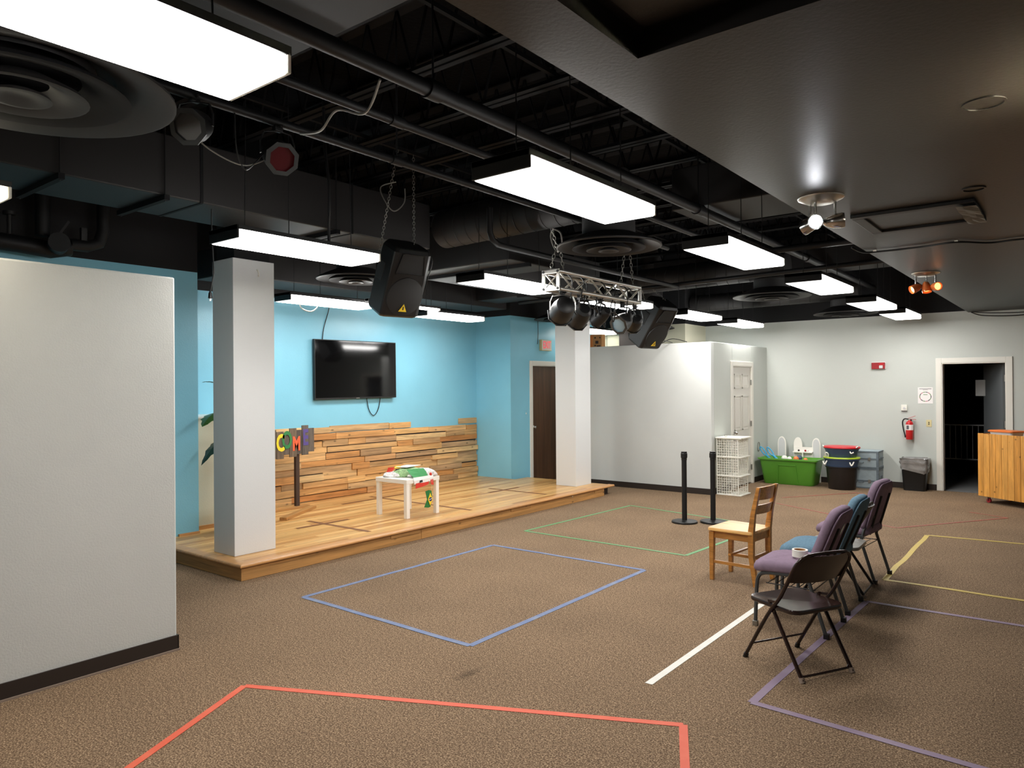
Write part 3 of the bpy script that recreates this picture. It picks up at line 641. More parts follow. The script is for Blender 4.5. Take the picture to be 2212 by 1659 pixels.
# ------------------------------------------------------------------ stage lamps, chains, speakers, truss
def chain(m, p, q, link_l=0.034, wdt=0.011, r=0.0028):
    p, q = V(p), V(q); d = q - p; n = max(2, int(d.length / (link_l * 0.78))); d.normalize()
    a = d.orthogonal().normalized(); b = d.cross(a)
    for i in range(n):
        c = p + (q - p) * ((i + 0.5) / n); s_ = a if i % 2 else b; pts = []
        for k in range(8):
            t = 2 * math.pi * k / 8; pts.append(c + d * (link_l / 2 * math.cos(t)) + s_ * (wdt * math.sin(t)))
        m.tube(pts, r, 4, closed=True)
    return m
def parcan(label, loc, aim, R=0.095, ln=0.26, lens='black_plastic', yoke_up=0.16, frame=True, group=None, back=False):
    """can lamp hanging from a yoke; aim = direction of the lens"""
    t = thing('stage_lamp', label, 'stage lamp', loc, 0, group); d = V(aim).normalized()
    q = d.to_track_quat('Z', 'Y').to_matrix()
    M().lathe([(0.001, -ln * 0.55), (R * 0.55, -ln * 0.54), (R * 0.80, -ln * 0.45), (R * 0.90, -ln * 0.25), (R, -ln * 0.05), (R, ln * 0.45), (R * 0.93, ln * 0.45), (R * 0.93, ln * 0.38)], 24, mat=q).build('can', G['black_plastic'], t, smooth=35)
    M().disc(d * (ln * 0.39), R * 0.93, 24, d).build('lens', G[lens], t)
    if frame:
        m = M(); n = 8; a = q @ V((1, 0, 0)); b = q @ V((0, 1, 0)); c = d * (ln * 0.47)
        o_ = [c + a * (R * 1.14 * math.cos((k + .5) * math.pi / 4)) + b * (R * 1.14 * math.sin((k + .5) * math.pi / 4)) for k in range(8)]
        i_ = [c + a * (R * 0.84 * math.cos((k + .5) * math.pi / 4)) + b * (R * 0.84 * math.sin((k + .5) * math.pi / 4)) for k in range(8)]
        for k in range(8):
            j = (k + 1) % 8; m.poly([o_[k], o_[j], i_[j], i_[k]]); m.poly([o_[k] - d * 0.012, o_[j] - d * 0.012, o_[j], o_[k]])
        m.build('gel_frame', G['grey_steel'], t, fixn=False)
    h = V((d.y, -d.x, 0)); h = h.normalized() if h.length > 0.1 else V((1, 0, 0)); u = V((0, 0, yoke_up))
    pts = [h * (R * 1.12), h * (R * 1.12) + u * 0.5, h * (R * 0.9) + u * 0.9, u, h * (-R * 0.9) + u * 0.9, h * (-R * 1.12) + u * 0.5, h * (-R * 1.12)]
    ym = M()
    for i in range(len(pts) - 1): ym.bar(pts[i], pts[i + 1], 0.006, 0.022, upv=d if abs(d.z) < 0.9 else (1, 0, 0))
    ym.build('yoke', G['brushed'] if back else G['black_metal'], t)
    M().box(-0.018, -0.025, yoke_up - 0.005, 0.018, 0.025, yoke_up + 0.07).cyl((0.018, 0, yoke_up + 0.02), (0.045, 0, yoke_up + 0.02), 0.008, n=8).build('clamp', G['black_metal'], t, bevel=0.004)
    return t
lg = 'can stage lamps'
parcan('black octagonal stage lamp with silvery front hanging under the nearest diffuser', (-3.66, 1.97, 3.06), (0.60, -0.72, -0.38), 0.085, 0.2, 'foil', 0.13, group=lg)
parcan('black stage lamp with a dark red gel hanging from the thin pipe', (-3.66, 2.47, 3.03), (0.80, -0.30, -0.42), 0.085, 0.26, 'red_gel', 0.14, group=lg)

def speaker(label, loc, yaw, pitch, roll, chains, grp='hanging loudspeakers'):
    t = thing('loudspeaker', label, 'speaker', loc, 0, grp)
    # local: front = +X, width along Y, height Z
    R_ = (Matrix.Rotation(yaw, 3, 'Z') @ Matrix.Rotation(pitch, 3, 'Y') @ Matrix.Rotation(roll, 3, 'X'))
    hh, hw_, dp = 0.335, 0.205, 0.35
    def ringz(z, w, d0, d1): return [(d0, -w * 0.62, z), (d0, w * 0.62, z), (-d1 * 0.2 + d0 * 0.2, w, z), (d1, w, z), (d1 + 0.02, w * 0.8, z), (d1 + 0.02, -w * 0.8, z), (d1, -w, z), (-d1 * 0.2 + d0 * 0.2, -w, z)]
    m = M(); m.loft([ringz(-hh, hw_ * 0.92, -dp * 0.45, dp * 0.42), ringz(-hh + 0.03, hw_, -dp * 0.5, dp * 0.5), ringz(0.05, hw_, -dp * 0.5, dp * 0.5), ringz(hh - 0.04, hw_ * 0.95, -dp * 0.44, dp * 0.47), ringz(hh, hw_ * 0.86, -dp * 0.38, dp * 0.40)])
    m.xf(R_.to_4x4()).build('cabinet', G['black_plastic'], t, bevel=0.012)
    fx = dp * 0.5 + 0.021
    mg = M().lathe([(0.19, 0.0), (0.186, 0.012), (0.15, 0.018), (0.001, 0.022)], 36, (fx - 0.006, 0, -0.115), mat=Matrix.Rotation(math.radians(90), 3, 'Y'))
    mg.xf(R_.to_4x4()).build('woofer_grille', G['black_grille'], t, smooth=40)
    mh = M(); 
    for q in ((-0.15, 0.095, 0.15, 0.107), (-0.11, 0.285, 0.11, 0.297)): mh.box(fx - 0.004, q[0], q[1], fx + 0.01, q[2], q[3])
    mh.bar((fx, -0.15, 0.10), (fx - 0.004, -0.11, 0.29), 0.012, 0.012).bar((fx, 0.15, 0.10), (fx - 0.004, 0.11, 0.29), 0.012, 0.012)
    mh.xf(R_.to_4x4()).build('horn_rim', G['black_plastic'], t)
    hm = M().hexa([(fx, -0.14, 0.105), (fx, 0.14, 0.105), (fx, 0.10, 0.287), (fx, -0.10, 0.287), (fx - 0.03, -0.04, 0.15), (fx - 0.03, 0.04, 0.15), (fx - 0.03, 0.04, 0.24), (fx - 0.03, -0.04, 0.24)])
    hm.xf(R_.to_4x4()).build('horn', G['black_grille'], t)
    zb = -0.255; M().prism([(fx + 0.017, -0.042, zb), (fx + 0.017, 0.042, zb), (fx + 0.017, 0, zb + 0.075)], (0.004, 0, 0)).xf(R_.to_4x4()).build('triangle_badge', G['yellow_label'], t)
    M().lathe([(0.001, 0), (0.010, 0), (0.010, 0.022), (0.006, 0.034), (0.001, 0.036)], 10, (fx + 0.0215, 0, zb + 0.017), ry=0.7, rx=0.12).xf(R_.to_4x4()).build('badge_mark', G['flag_black'], t)
    for s_ in (-1, 1): M().box(-0.06, s_ * (hw_ - 0.004) - 0.008, -0.02, 0.07, s_ * (hw_ - 0.004) + 0.008, 0.16).xf(R_.to_4x4()).build('side_handle', G['black_grille'], t, bevel=0.006)
    for c0, c1 in chains: chain(M(), R_ @ V(c0), V(c1) - V(loc)).build('chain', G['galvanised'], t)
    return t
s1 = speaker('black loudspeaker hanging on two chains in front of the television', (-5.10, 4.74, 2.715), math.radians(-13), math.radians(27), 0,
        [((-0.17, -0.15, 0.10), (-4.9, 4.56, 3.845)), ((-0.02, 0.10, 0.33), (-4.9, 4.76, 3.845))])
M().tube(smoothpath([(-0.06, 0.04, 0.93), (-0.12, -0.10, 0.86), (-0.02, -0.13, 0.70), (0.02, -0.06, 0.62), (0.03, 0.06, 0.72), (0.02, 0.08, 0.86)]), 0.006, 6).build('cable', G['cable_grey'], s1)
M().tube(smoothpath([(0.0, 0.02, 0.36), (0.05, 0.14, 0.33), (0.22, 0.23, 0.20), (0.16, 0.235, 0.0), (0.06, 0.25, -0.18), (0.0, 0.16, -0.30)]), 0.006, 6).build('cable', G['cable_black'], s1)
s2 = speaker('black loudspeaker hanging tilted above the white closet beside the truss', (-4.68, 9.05, 2.555), math.radians(-14), math.radians(36), math.radians(0),
        [((-0.12, -0.14, 0.20), (-4.75, 8.92, 2.985)), ((-0.02, 0.10, 0.33), (-4.6, 8.93, 2.99))])
# truss
tr = thing('lighting_truss', 'silver box truss hung on chains under the round diffuser', 'truss', (-4.05, 5.76, 2.60))
TL, TW = 1.63, 0.21
for x in (-TW / 2 + 0.02, TW / 2 - 0.02):
    for z in (0.02, TW - 0.02): M().cyl((x, 0.01, z), (x, TL - 0.01, z), 0.02, n=12).build('main_tube', G['aluminium'], tr, smooth=40)
for y in (0, TL):
    m = M(); s_ = 0.012
    for q in ((-TW / 2, 0, TW / 2, 0.04), (-TW / 2, TW - 0.04, TW / 2, TW), (-TW / 2, 0.04, -TW / 2 + 0.04, TW - 0.04), (TW / 2 - 0.04, 0.04, TW / 2, TW - 0.04)): m.box(q[0], y - s_ / 2, q[1], q[2], y + s_ / 2, q[3])
    m.build('end_plate', G['aluminium'], tr, bevel=0.004)
    for x in (-TW / 2 + 0.022, TW / 2 - 0.022):
        for z in (0.022, TW - 0.022): M().cyl((x, y - 0.012, z), (x, y + 0.012, z), 0.013, n=10).build('bolt_hole', G['flag_black'], tr)
def lattice(f):
    n = 6; st = TL / n
    for i in range(n):
        a = 0.03 + i * st; b = a + st - 0.03
        p, q = (a, b) if i % 2 == 0 else (b, a)
        yield f(p, 0), f(q, 1)
lo, hi = 0.03, TW - 0.03; wx = TW / 2 - 0.02
for fn in (lambda y, k: (wx, y, hi if k == 0 else lo), lambda y, k: (-wx, y, hi if k == 0 else lo), lambda y, k: (wx - 2 * wx * k, y, 0.02), lambda y, k: (wx - 2 * wx * k, y, TW - 0.02)):
    for p, q in lattice(fn): M().cyl(p, q, 0.0105, n=8).build('brace', G['aluminium'], tr, smooth=40)
M().cyl((-wx, 0.02, lo), (wx, 0.02, hi), 0.007, n=8).build('brace', G['aluminium'], tr, smooth=40)
for y in (0.10, 1.48):
    for s_ in (-1, 1): chain(M(), (s_ * 0.08, y, TW), (0.03 * s_, y + 0.02 if y > 1 else 0.12, 0.62 if y > 1 else 0.42), 0.05, 0.014, 0.004).build('chain', G['galvanised'], tr)
chain(M(), (0, 0.12, 0.40), (0.0, 0.02, 0.612), 0.045, 0.014, 0.004).build('chain', G['galvanised'], tr)
M().tube(smoothpath([(0, 0.05, 0.61), (-0.055, 0.08, 0.56), (-0.05, 0.12, 0.46), (0, 0.13, 0.40), (0.05, 0.12, 0.47), (0.06, 0.08, 0.57), (0.0, 0.05, 0.61)]), 0.009, 6).build('rope', G['cable_grey'], tr)
random.seed(11)
for i in range(8):
    y = 0.2 + i * 0.18; x = random.uniform(-.08, .08); pts = [(x, y, TW + 0.02), (x + 0.10, y + 0.03, 0.12), (x + 0.08, y + random.uniform(-.05, .1), -0.08), (x + random.uniform(-.05, .1), y + 0.12, random.uniform(-0.30, -0.1)), (x, y + 0.20, random.uniform(-.15, .1))]
    M().tube(smoothpath(pts), 0.007, 5).build('cable', G['cable_black'], tr)
M().tube(smoothpath([(-0.1, 0.35, -0.12), (-0.05, 0.55, -0.16), (0, 0.75, -0.10), (0, 0.95, -0.17), (0.02, 1.15, -0.12), (0, 1.4, -0.2), (0.0, 1.6, -0.15)]), 0.009, 6).build('cable', G['cable_black'], tr)
parcan('round black stage lamp at the near end of the truss, back facing us', (-4.03, 5.93, 2.43), (-0.70, 0.55, -0.35), 0.115, 0.24, 'blue_lens', 0.15, frame=True, group=lg, back=True)
parcan('black stage lamp second along the truss, in loops of cable', (-4.05, 6.27, 2.40), (-0.70, 0.45, -0.45), 0.105, 0.24, 'black_plastic', 0.16, group=lg)
parcan('slim black stage lamp third along the truss against the lit lens', (-4.08, 6.72, 2.42), (-0.8, 0.2, -0.5), 0.075, 0.22, 'black_plastic', 0.15, group=lg)
parcan('black stage lamp with a pale blue lens near the far end of the truss', (-4.06, 7.16, 2.39), (-0.05, -0.85, -0.40), 0.10, 0.20, 'blue_lens', 0.17, group=lg)
parcan('black stage lamp at the far end of the truss by the speaker', (-4.05, 7.42, 2.40), (-0.6, 0.6, -0.4), 0.085, 0.2, 'black_plastic', 0.16, group=lg)

# loose cables in the ceiling
def cable(label, pts, r=0.006, mat='cable_black', name='cable'):
    return tag(M().tube(smoothpath(pts, 8), r, 6).build(name, G[mat], smooth=60), label, 'cable')
cable('pale cable swooping between the black pipes at upper left', [(-2.72, 2.42, 3.2), (-2.95, 2.52, 3.12), (-3.12, 2.47, 3.16), (-3.3, 2.5, 3.10), (-3.62, 2.6, 3.18)], 0.007, 'cable_grey')
cable('thin pale cable sagging between the two upper left stage lamps', [(-3.66, 1.9, 3.06), (-3.66, 2.05, 2.96), (-3.66, 2.25, 2.92), (-3.66, 2.42, 3.0)], 0.004, 'cable_grey')
cable('black cable drooping beside the red-gel stage lamp', [(-3.66, 2.2, 3.22), (-3.66, 2.21, 3.0), (-3.66, 2.26, 2.9), (-3.66, 2.33, 2.96), (-3.66, 2.40, 3.05)], 0.005)
pc = thing('hanging_plug_cord', 'black cord with a two-pin plug hanging left of the near column', 'cord', (-5.6, 3.14, 2.42))
M().tube([(0, 0.0, 1.38), (0.01, 0.01, 1.0), (0.0, 0.015, 0.6), (0.02, 0.02, 0.2), (0, 0, 0.05)], 0.006, 6).build('cord', G['cable_black'], pc)
M().lathe([(0.006, 0.06), (0.014, 0.04), (0.018, 0.0), (0.001, -0.004)], 10).build('plug', G['black_plastic'], pc, smooth=40)
for s_ in (-1, 1): M().box(s_ * 0.008 - 0.001, -0.003, -0.022, s_ * 0.008 + 0.001, 0.003, -0.003).build('pin', G['chrome'], pc)
cable('thick black hose dropping onto the middle-row light above the near column', [(-4.50, 3.44, ZT), (-4.51, 3.45, 3.6), (-4.48, 3.47, 3.2), (-4.50, 3.48, 2.9), (-4.50, 3.48, 2.746)], 0.012)
cable('white loop of cable under the stage wall light beside the column', [(-6.9, 4.92, 2.67), (-6.9, 4.95, 2.58), (-6.9, 5.07, 2.55), (-6.9, 5.16, 2.60), (-6.9, 5.19, 2.67)], 0.007, 'cable_white')
cable('black cable running up the wall from the television', [(XT + 0.01, 6.28, 2.34), (XT + 0.012, 6.30, 2.50), (XT + 0.012, 6.38, 2.74), (XT + 0.02, 6.4, 2.85)], 0.006)
cable('black cable looping below the television', [(XT + 0.02, 7.05, 1.55), (XT + 0.012, 7.10, 1.36), (XT + 0.012, 7.19, 1.27), (XT + 0.012, 7.28, 1.36), (XT + 0.02, 7.32, 1.55)], 0.006)
cable('thin dark cord hanging down the blue wall beside the exit sign', [(-7.515, 10.28, 2.88), (-7.515, 10.285, 2.6), (-7.515, 10.265, 2.42)], 0.005)
cable('thin black cord hanging below the near speaker', [(-6.68, 6.35, 2.70), (-6.68, 6.36, 2.62), (-6.68, 6.36, 2.56)], 0.005)
cable('black cord hanging past the right side of the truss down to the closet', [(-4.9, 8.93, 2.98), (-5.2, 9.4, 2.6), (-5.6, 10.3, 2.45), (-5.75, 10.7, 2.35)], 0.006)
sc_ = cable('black cable pinned along the soffit between the two spotlights', [(-1.47, 6.30, 2.78), (-1.41, 6.40, 2.749), (-1.30, 6.46, 2.749), (-1.0, 6.46, 2.749), (-0.76, 6.42, 2.749), (-0.56, 6.62, 2.749), (-0.30, 6.62, 2.749), (0.4, 6.9, 2.749)], 0.008)
for p in ((-1.33, 6.45, 2.756), (-0.76, 6.42, 2.756)): M().box(p[0] - .012, p[1] - .012, p[2] - .004, p[0] + .012, p[1] + .012, SO).build('clip', G['white_plastic'], sc_)
cable('two black cables sagging under the far end of the soffit', [(-1.36, YF - 0.05, 2.76), (-1.2, YF - 0.05, 2.70), (-0.8, YF - 0.05, 2.675), (-0.4, YF - 0.05, 2.71), (0.2, YF - 0.05, 2.74)], 0.008)
cable('black cable sagging slightly higher under the far end of the soffit', [(-1.34, YF - 0.09, 2.76), (-1.1, YF - 0.09, 2.73), (-0.7, YF - 0.09, 2.715), (-0.3, YF - 0.09, 2.74), (0.2, YF - 0.09, 2.75)], 0.007)

# spotlights on the soffit
def spot(label, loc, heads, plate='chrome', rz=0.0, head='chrome', face=None):
    t = thing('spotlight_cluster', label, 'spotlight', loc, rz)
    M().lathe([(0.001, -0.030), (0.075, -0.030), (0.125, -0.006), (0.128, 0.0)], 32).build('ceiling_plate', G['brushed'], t, smooth=30)
    for (sx, sy, dx, dy, dz, lamp) in heads:
        M().cyl((sx, sy, -0.02), (sx, sy, -0.11), 0.008, n=10).build('stem', G['chrome'], t, smooth=40)
        d = V((dx, dy, dz)).normalized(); q = d.to_track_quat('Z', 'Y').to_matrix(); c = V((sx, sy, -0.14))
        hd = M().lathe([(0.001, -0.065), (0.014, -0.062), (0.028, -0.045), (0.040, -0.01), (0.044, 0.035), (0.041, 0.05), (0.036, 0.045), (0.034, 0.02)], 20, c, mat=q).build('head', G[head], t, smooth=40)
        M().disc(c + d * 0.028, 0.035, 20, d).build('bulb', G[lamp], hd)
    return t
spot('chrome three-head spotlight with one bright white bulb on the soffit', (-1.20, 4.44, SO), [(-0.07, 0.03, -0.85, 0.1, -0.35, 'chrome'), (-0.02, -0.04, 0.25, -0.9, -0.25, 'spot_white'), (0.07, 0.03, 0.85, 0.25, 0.05, 'chrome')])
spot('small three-head spotlight glowing orange farther along the soffit', (-1.22, 8.13, SO), [(-0.09, 0.0, -0.6, -0.55, -0.35, 'spot_amber'), (0.0, 0.02, 0.15, -0.2, -0.9, 'spot_amber'), (0.08, 0.0, 0.62, -0.75, -0.05, 'spot_amber')], head='amber_glass')
spot('chrome spotlight with warm lit heads on the soffit just past the right picture edge', (0.22, 3.22, SO), [(-0.06, -0.05, -0.94, -0.12, 0.33, 'spot_warm'), (-0.05, 0.06, -0.95, 0.10, 0.30, 'spot_warm'), (0.07, 0.0, 0.8, 0.3, -0.3, 'chrome')])
# flush frame (old hatch)
ht = thing('ceiling_hatch', 'dark framed square hatch with plastic over it beside the bright spotlight', 'hatch', (-0.84, 5.35, SO))
for q in ((-0.34, -0.33, 0.34, -0.27), (-0.34, 0.27, 0.34, 0.33), (-0.34, -0.27, -0.27, 0.27), (0.27, -0.27, 0.34, 0.27)): M().box(q[0], q[1], -0.022, q[2], q[3], 0).build('frame', G['black_metal'], ht, bevel=0.004)
M().box(-0.27, -0.27, -0.006, 0.27, 0.27, 0).build('panel', G['soffit_paint'], ht)
random.seed(5); pm = M(); pr = []
for j in range(9):
    row = []
    for i in range(4): row.append((0.24 + i * 0.035, -0.30 + j * 0.075, -0.026 - random.uniform(0, 0.014)))
    pr.append(row)
for j in range(8):
    for i in range(3): pm.poly([pr[j][i], pr[j][i + 1], pr[j + 1][i + 1], pr[j + 1][i]])
pm.build('plastic_film', G['grey_bag'], ht)
cr_ = M().lathe([(0.075, 0), (0.075, -0.004), (0.068, -0.004), (0.068, 0)], 32, (-0.30, 3.35, SO)).build('soffit_cap', G['soffit_paint'], smooth=30); tag(cr_, 'round flush cover painted into the soffit by the right picture edge', 'cover plate')
cr2 = M().lathe([(0.06, 0), (0.06, -0.006), (0.05, -0.006), (0.05, 0)], 24, (-0.48, 4.78, SO)).build('soffit_cap', G['soffit_paint'], smooth=30); tag(cr2, 'small round cover on the soffit above the hatch corner', 'cover plate')

# ------------------------------------------------------------------ the stage
XF = -5.775; Y0 = 3.505; Y1 = 9.87
stg = thing('stage', 'low wooden platform stage with honey-coloured strip boards and rounded nosing', 'stage', (0, 0, 0))
M().box(-7.44, Y0 + 0.08, 0.0, XF - 0.08, 9.6, 0.118).box(-7.53, 9.6, 0.0, XF - 0.1, Y1 - 0.02, 0.118).box(XT + 0.005, 4.035, 0.0, -7.44, 9.515, 0.118).build('platform_base', G['dark_brown'], stg)
random.seed(21)
PW = 0.0755; lens_ = {}
def plank_me(L_):
    L_ = round(L_, 2)
    if L_ not in lens_:
        m = M().box(-PW / 2 + 0.0008, 0, 0.118, PW / 2 - 0.0008, L_ - 0.0015, ST); me = bpy.data.meshes.new('plank'); me.from_pydata(m.v, [], m.f); me.update(); me.materials.append(G['floor_wood']); lens_[L_] = me
    return lens_[L_]
x = XF - 0.09 - PW / 2; r_ = 0
while x > XT:
    if x > -7.44: a, b = Y0 + 0.09, Y1
    else: a, b = 4.035, 9.515
    if x > -7.53: pass
    y = a; first = True
    while y < b - 0.01:
        L_ = random.choice((0.9, 1.2, 1.5, 1.8, 2.1))
        if first: L_ *= random.choice((0.4, 0.6, 0.8, 1.0)); first = False
        if y + L_ > b - 0.25: L_ = b - y
        o = bpy.data.objects.new('plank', plank_me(L_)); COL.objects.link(o); o.parent = stg; o.location = (x, y, random.uniform(-0.0006, 0.0006)); y += L_
    x -= PW; r_ += 1
# rounded nosing strips, mitred at the corner
nz = M()
prof = [(0.0, 0.122), (0.006, 0.116), (0.012, 0.118), (0.016, 0.126), (0.016, 0.135), (0.011, 0.143), (0.002, 0.146), (-0.09, 0.146), (-0.09, 0.118)]
nz.loft([[(XF - 0.004 + a, Y0 + 0.004 - a, z) for a, z in prof], [(XF - 0.004 + a, Y1, z) for a, z in prof]])
nz.build('nosing', G['nosing_wood'], stg, smooth=50)
nz = M(); nz.loft([[(XF - 0.004 + a, Y0 + 0.004 - a, z) for a, z in prof], [(-7.44, Y0 + 0.004 - a, z) for a, z in prof]])
nz.build('nosing', G['nosing_wood'], stg, smooth=50)
M().box(XF - 0.045, Y0 + 0.022, 0.001, XF - 0.012, 5.70, 0.116).build('fascia', G['fascia_wood'], stg, bevel=0.003)
M().box(XF - 0.045, 5.706, 0.001, XF - 0.012, 9.60, 0.116).build('fascia', G['fascia_wood'], stg, bevel=0.003)
o = M().box(0, 0, 0.001, 0.033, 1.65, 0.116).build('fascia', G['fascia_wood'], stg, bevel=0.003); o.location = (XF - 0.013, Y0 + 0.010, 0); o.rotation_euler = (0, 0, math.radians(90))
for y in (5.25, 7.30, 9.32): M().box(XF - 0.014, y, 0.078, XF - 0.006, y + 0.42 if y < 9 else y + 0.27, 0.114).build('cleat', G['fascia_wood'], stg, bevel=0.002)
M().tube([(XF - 0.004, 8.70, 0.112), (XF + 0.006, 8.70, 0.10), (XF + 0.008, 8.70, 0.09), (XF + 0.002, 8.70, 0.082)], 0.003, 6).build('hook', G['chrome'], stg)
# skirting against the blue wall
M().box(-7.447, Y0 + 0.3, ST, -7.425, 4.03, ST + 0.025).build('skirting', G['nosing_wood'], stg)

# brown tape crosses on the stage
def strip(m, p, q, w_, z0, z1): m.bar((p[0], p[1], (z0 + z1) / 2), (q[0], q[1], (z0 + z1) / 2), w_, z1 - z0); return m
for l, segs in (('brown tape cross on the stage boards nearest the near column', (((-7.08, 5.15), (-6.02, 5.16)), ((-6.80, 4.80), (-6.78, 5.50)))),
                ('long brown tape cross on the stage boards passing under the white table', (((-7.95, 6.83), (-6.03, 6.81)), ((-7.72, 6.15), (-7.74, 7.38)))),
                ('brown tape cross on the stage boards nearest the far column', (((-7.10, 8.43), (-6.04, 8.43)), ((-6.82, 8.09), (-6.80, 8.77))))):
    t = thing('tape_cross', l, 'tape mark', (segs[0][0][0], segs[0][0][1], ST), 0, 'brown tape crosses on the stage')
    for k, (p, q) in enumerate(segs):
        o_ = V((segs[0][0][0], segs[0][0][1]))
        strip(M(), V(p) - o_, V(q) - o_, 0.055, 0.001 + 0.0012 * k, 0.002 + 0.0012 * k).build('tape_strip', G['brown_tape'], t)

# pallet-board wainscot
pw = thing('pallet_wainscot', 'rough wainscot of mixed reclaimed pallet boards below the television', 'wood panelling', (XT, 0, 0))
random.seed(8)
ya, yb = 4.97, 9.505; z = ST + 0.004; rows = []
M().box(0.002, ya + 0.05, ST + 0.005, 0.006, yb - 0.02, 0.98).build('backing', G['dark_brown'], pw)
hts = [0.088, 0.094, 0.086, 0.100, 0.090, 0.084, 0.096, 0.088, 0.092, 0.090, 0.094]
bricks = {}
for ri, h in enumerate(hts):
    y = ya + random.uniform(-0.0, 0.1)
    while y < yb - 0.02:
        L_ = random.choice((0.32, 0.45, 0.6, 0.75, 0.9, 1.1, 1.3)); 
        if y + L_ > yb - 0.25: L_ = yb - y
        top = ri == len(hts) - 1
        if top and random.random() < 0.12: y += L_; continue
        dz = random.uniform(-0.006, 0.006) + (random.choice((0, 0.0, 0.012, -0.012)) if top else 0)
        th = random.choice((0.010, 0.014, 0.018, 0.022, 0.030, 0.038)); gap = 0.002
        hh = h - gap - random.choice((0, 0, 0.003, 0.008, 0.014))
        m = M().box(0, 0, 0, th, L_ - random.choice((0.002, 0.002, 0.006, 0.012)), hh)
        o = m.build('plank', G['pallet_wood'], pw, bevel=0.0015, seg=1); o.location = (0.008, y, z + dz * 0.5); o.rotation_euler = (random.uniform(-0.004, 0.004), 0, 0)
        y += L_
    z += h

# television
tv = thing('television', 'large flat black television mounted on the blue stage wall', 'television', (XT + 0.03, 6.842, 1.94))
m = M().box(0, -0.742, -0.415, 0.045, 0.742, 0.415); bz = m.build('bezel', G['black_plastic'], tv, bevel=0.004)
M().box(0.044, -0.730, -0.392, 0.0462, 0.730, 0.404).build('screen', G['screen'], tv)
M().box(0.045, -0.03, -0.410, 0.048, 0.03, -0.402).build('logo', G['brushed'], tv)
M().box(-0.03, -0.3, -0.2, 0.001, 0.3, 0.2).build('wall_mount', G['black_metal'], tv)
tv.rotation_euler = (math.radians(0.4), 0, 0)

# COME... sign on a post
sg = thing('welcome_sign', 'grey stained board sign with painted letters on a dark post beside the column', 'sign', (-7.955, 5.63, ST))
sw = 0.104; ys = -0.70
data = [(None, 0.66, 1.02), ('W', 0.69, 1.03), ('E', 0.68, 1.0), ('L', 0.66, 1.02), ('C', 0.655, 0.995), ('O', 0.70, 0.975), ('M', 0.665, 1.03), ('m', 0.695, 1.005), ('E', 0.68, 1.06), (None, 0.715, 1.02)]
pcs = [('C', 4, 'paint_yellow', 0.24, 0.85), ('O', 5, 'paint_green', 0.25, 0.88), ('M', 6, 'paint_orange', 0.20, 0.83), ('E', 8, 'paint_purple', 0.23, 0.90)]
wds = [0.104, 0.104, 0.104, 0.104, 0.104, 0.085, 0.104, 0.082, 0.098, 0.092]
tot = sum(wds); yy = 0.235 - tot; starts = []
for (ch, z0, z1), wd2 in zip(data, wds):
    starts.append(yy); o = M().box(0, 0, z0, 0.018, wd2 - 0.002, z1).build('board', G['grey_stain'], sg, bevel=0.002, seg=1); o.location = (0.02 + (0.006 if len(starts) % 2 else 0), yy, 0); yy += wd2
rotl = (math.radians(90), 0, math.radians(90))
for ch, k, mt_, sz, zc_ in pcs:
    yc = starts[k] + wds[k] / 2 + (0.045 if ch == 'M' else 0)
    text('letter', ch, sz * 1.2, G[mt_], sg, (0.047, yc, zc_ - 0.005), rotl, 0.001, sx=0.60 if ch != 'M' else 0.62, bold=0.010)
for (ch, k, mt_) in (('W', 1, 'paint_orange'), ('E', 2, 'paint_purple'), ('L', 3, 'paint_green')):
    text('letter', ch, 0.26, G[mt_], sg, (0.047, starts[k] + 0.05, 0.85), rotl, 0.001, sx=0.55)
M().box(-0.025, -0.035, 0.03, 0.02, 0.02, 0.90).build('post', G['dark_post'], sg, bevel=0.002)
o = M().box(-0.045, -0.62, 0.0, 0.045, 0.26, 0.035).build('foot_board', G['fascia_wood'], sg, bevel=0.003); o.location = (0.29, -0.1, 0); o.rotation_euler = (0, 0, math.radians(31))
M().box(-0.05, -0.6, 0.0, 0.06, 0.15, 0.03).build('foot_board', G['fascia_wood'], sg, bevel=0.003)
M().box(0.0, -0.72, 0.76, 0.02, 0.2, 0.82).build('cross_batten', G['grey_stain'], sg)

# white side table
tb = thing('side_table', 'small square white side table on the stage', 'table', (-6.50, 6.18, ST))
M().box(-0.27, -0.275, 0.405, 0.27, 0.275, 0.455).build('table_top', G['white_laminate'], tb, bevel=0.003)
for sx in (-1, 1):
    for sy in (-1, 1): M().box(sx * 0.265, sy * 0.27, 0, sx * 0.215, sy * 0.22, 0.405).build('leg', G['white_laminate'], tb, bevel=0.002)
# flags and cloth heaped on the table
fb = thing('flag_bunting', 'heap of printed cloth and little national flags spilling off the white table', 'bunting', (-6.50, 6.18, ST + 0.457))
random.seed(4)
def heap(cx, cy, rx, ry, h, mat, name, n=20, m_=8, seed=0, squash=0.0):
    random.seed(seed); mm = M(); rings = []
    ph = [random.uniform(0, 6.28) for _ in range(4)]
    for j in range(m_ + 1):
        t = j / m_; rr = math.cos(t * math.pi / 2) ** 0.7; zz = h * math.sin(t * math.pi / 2); ring = []
        for i in range(n):
            a = 2 * math.pi * i / n; k = 1 + 0.18 * math.sin(3 * a + ph[0]) + 0.10 * math.sin(5 * a + ph[1]); dz = 0.18 * h * math.sin(4 * a + ph[2] + 3 * t) * (1 - t)
            ring.append((cx + rx * rr * k * math.cos(a), cy + ry * rr * k * math.sin(a), max(0.002, zz + dz)))
        rings.append(ring)
    mm.loft(rings); return mm.build(name, G[mat], fb, smooth=50)
heap(-0.02, 0.04, 0.20, 0.19, 0.105, 'leaf_print', 'printed_cloth', seed=1)
heap(0.11, 0.18, 0.15, 0.11, 0.09, 'spot_print', 'printed_cloth', seed=2)
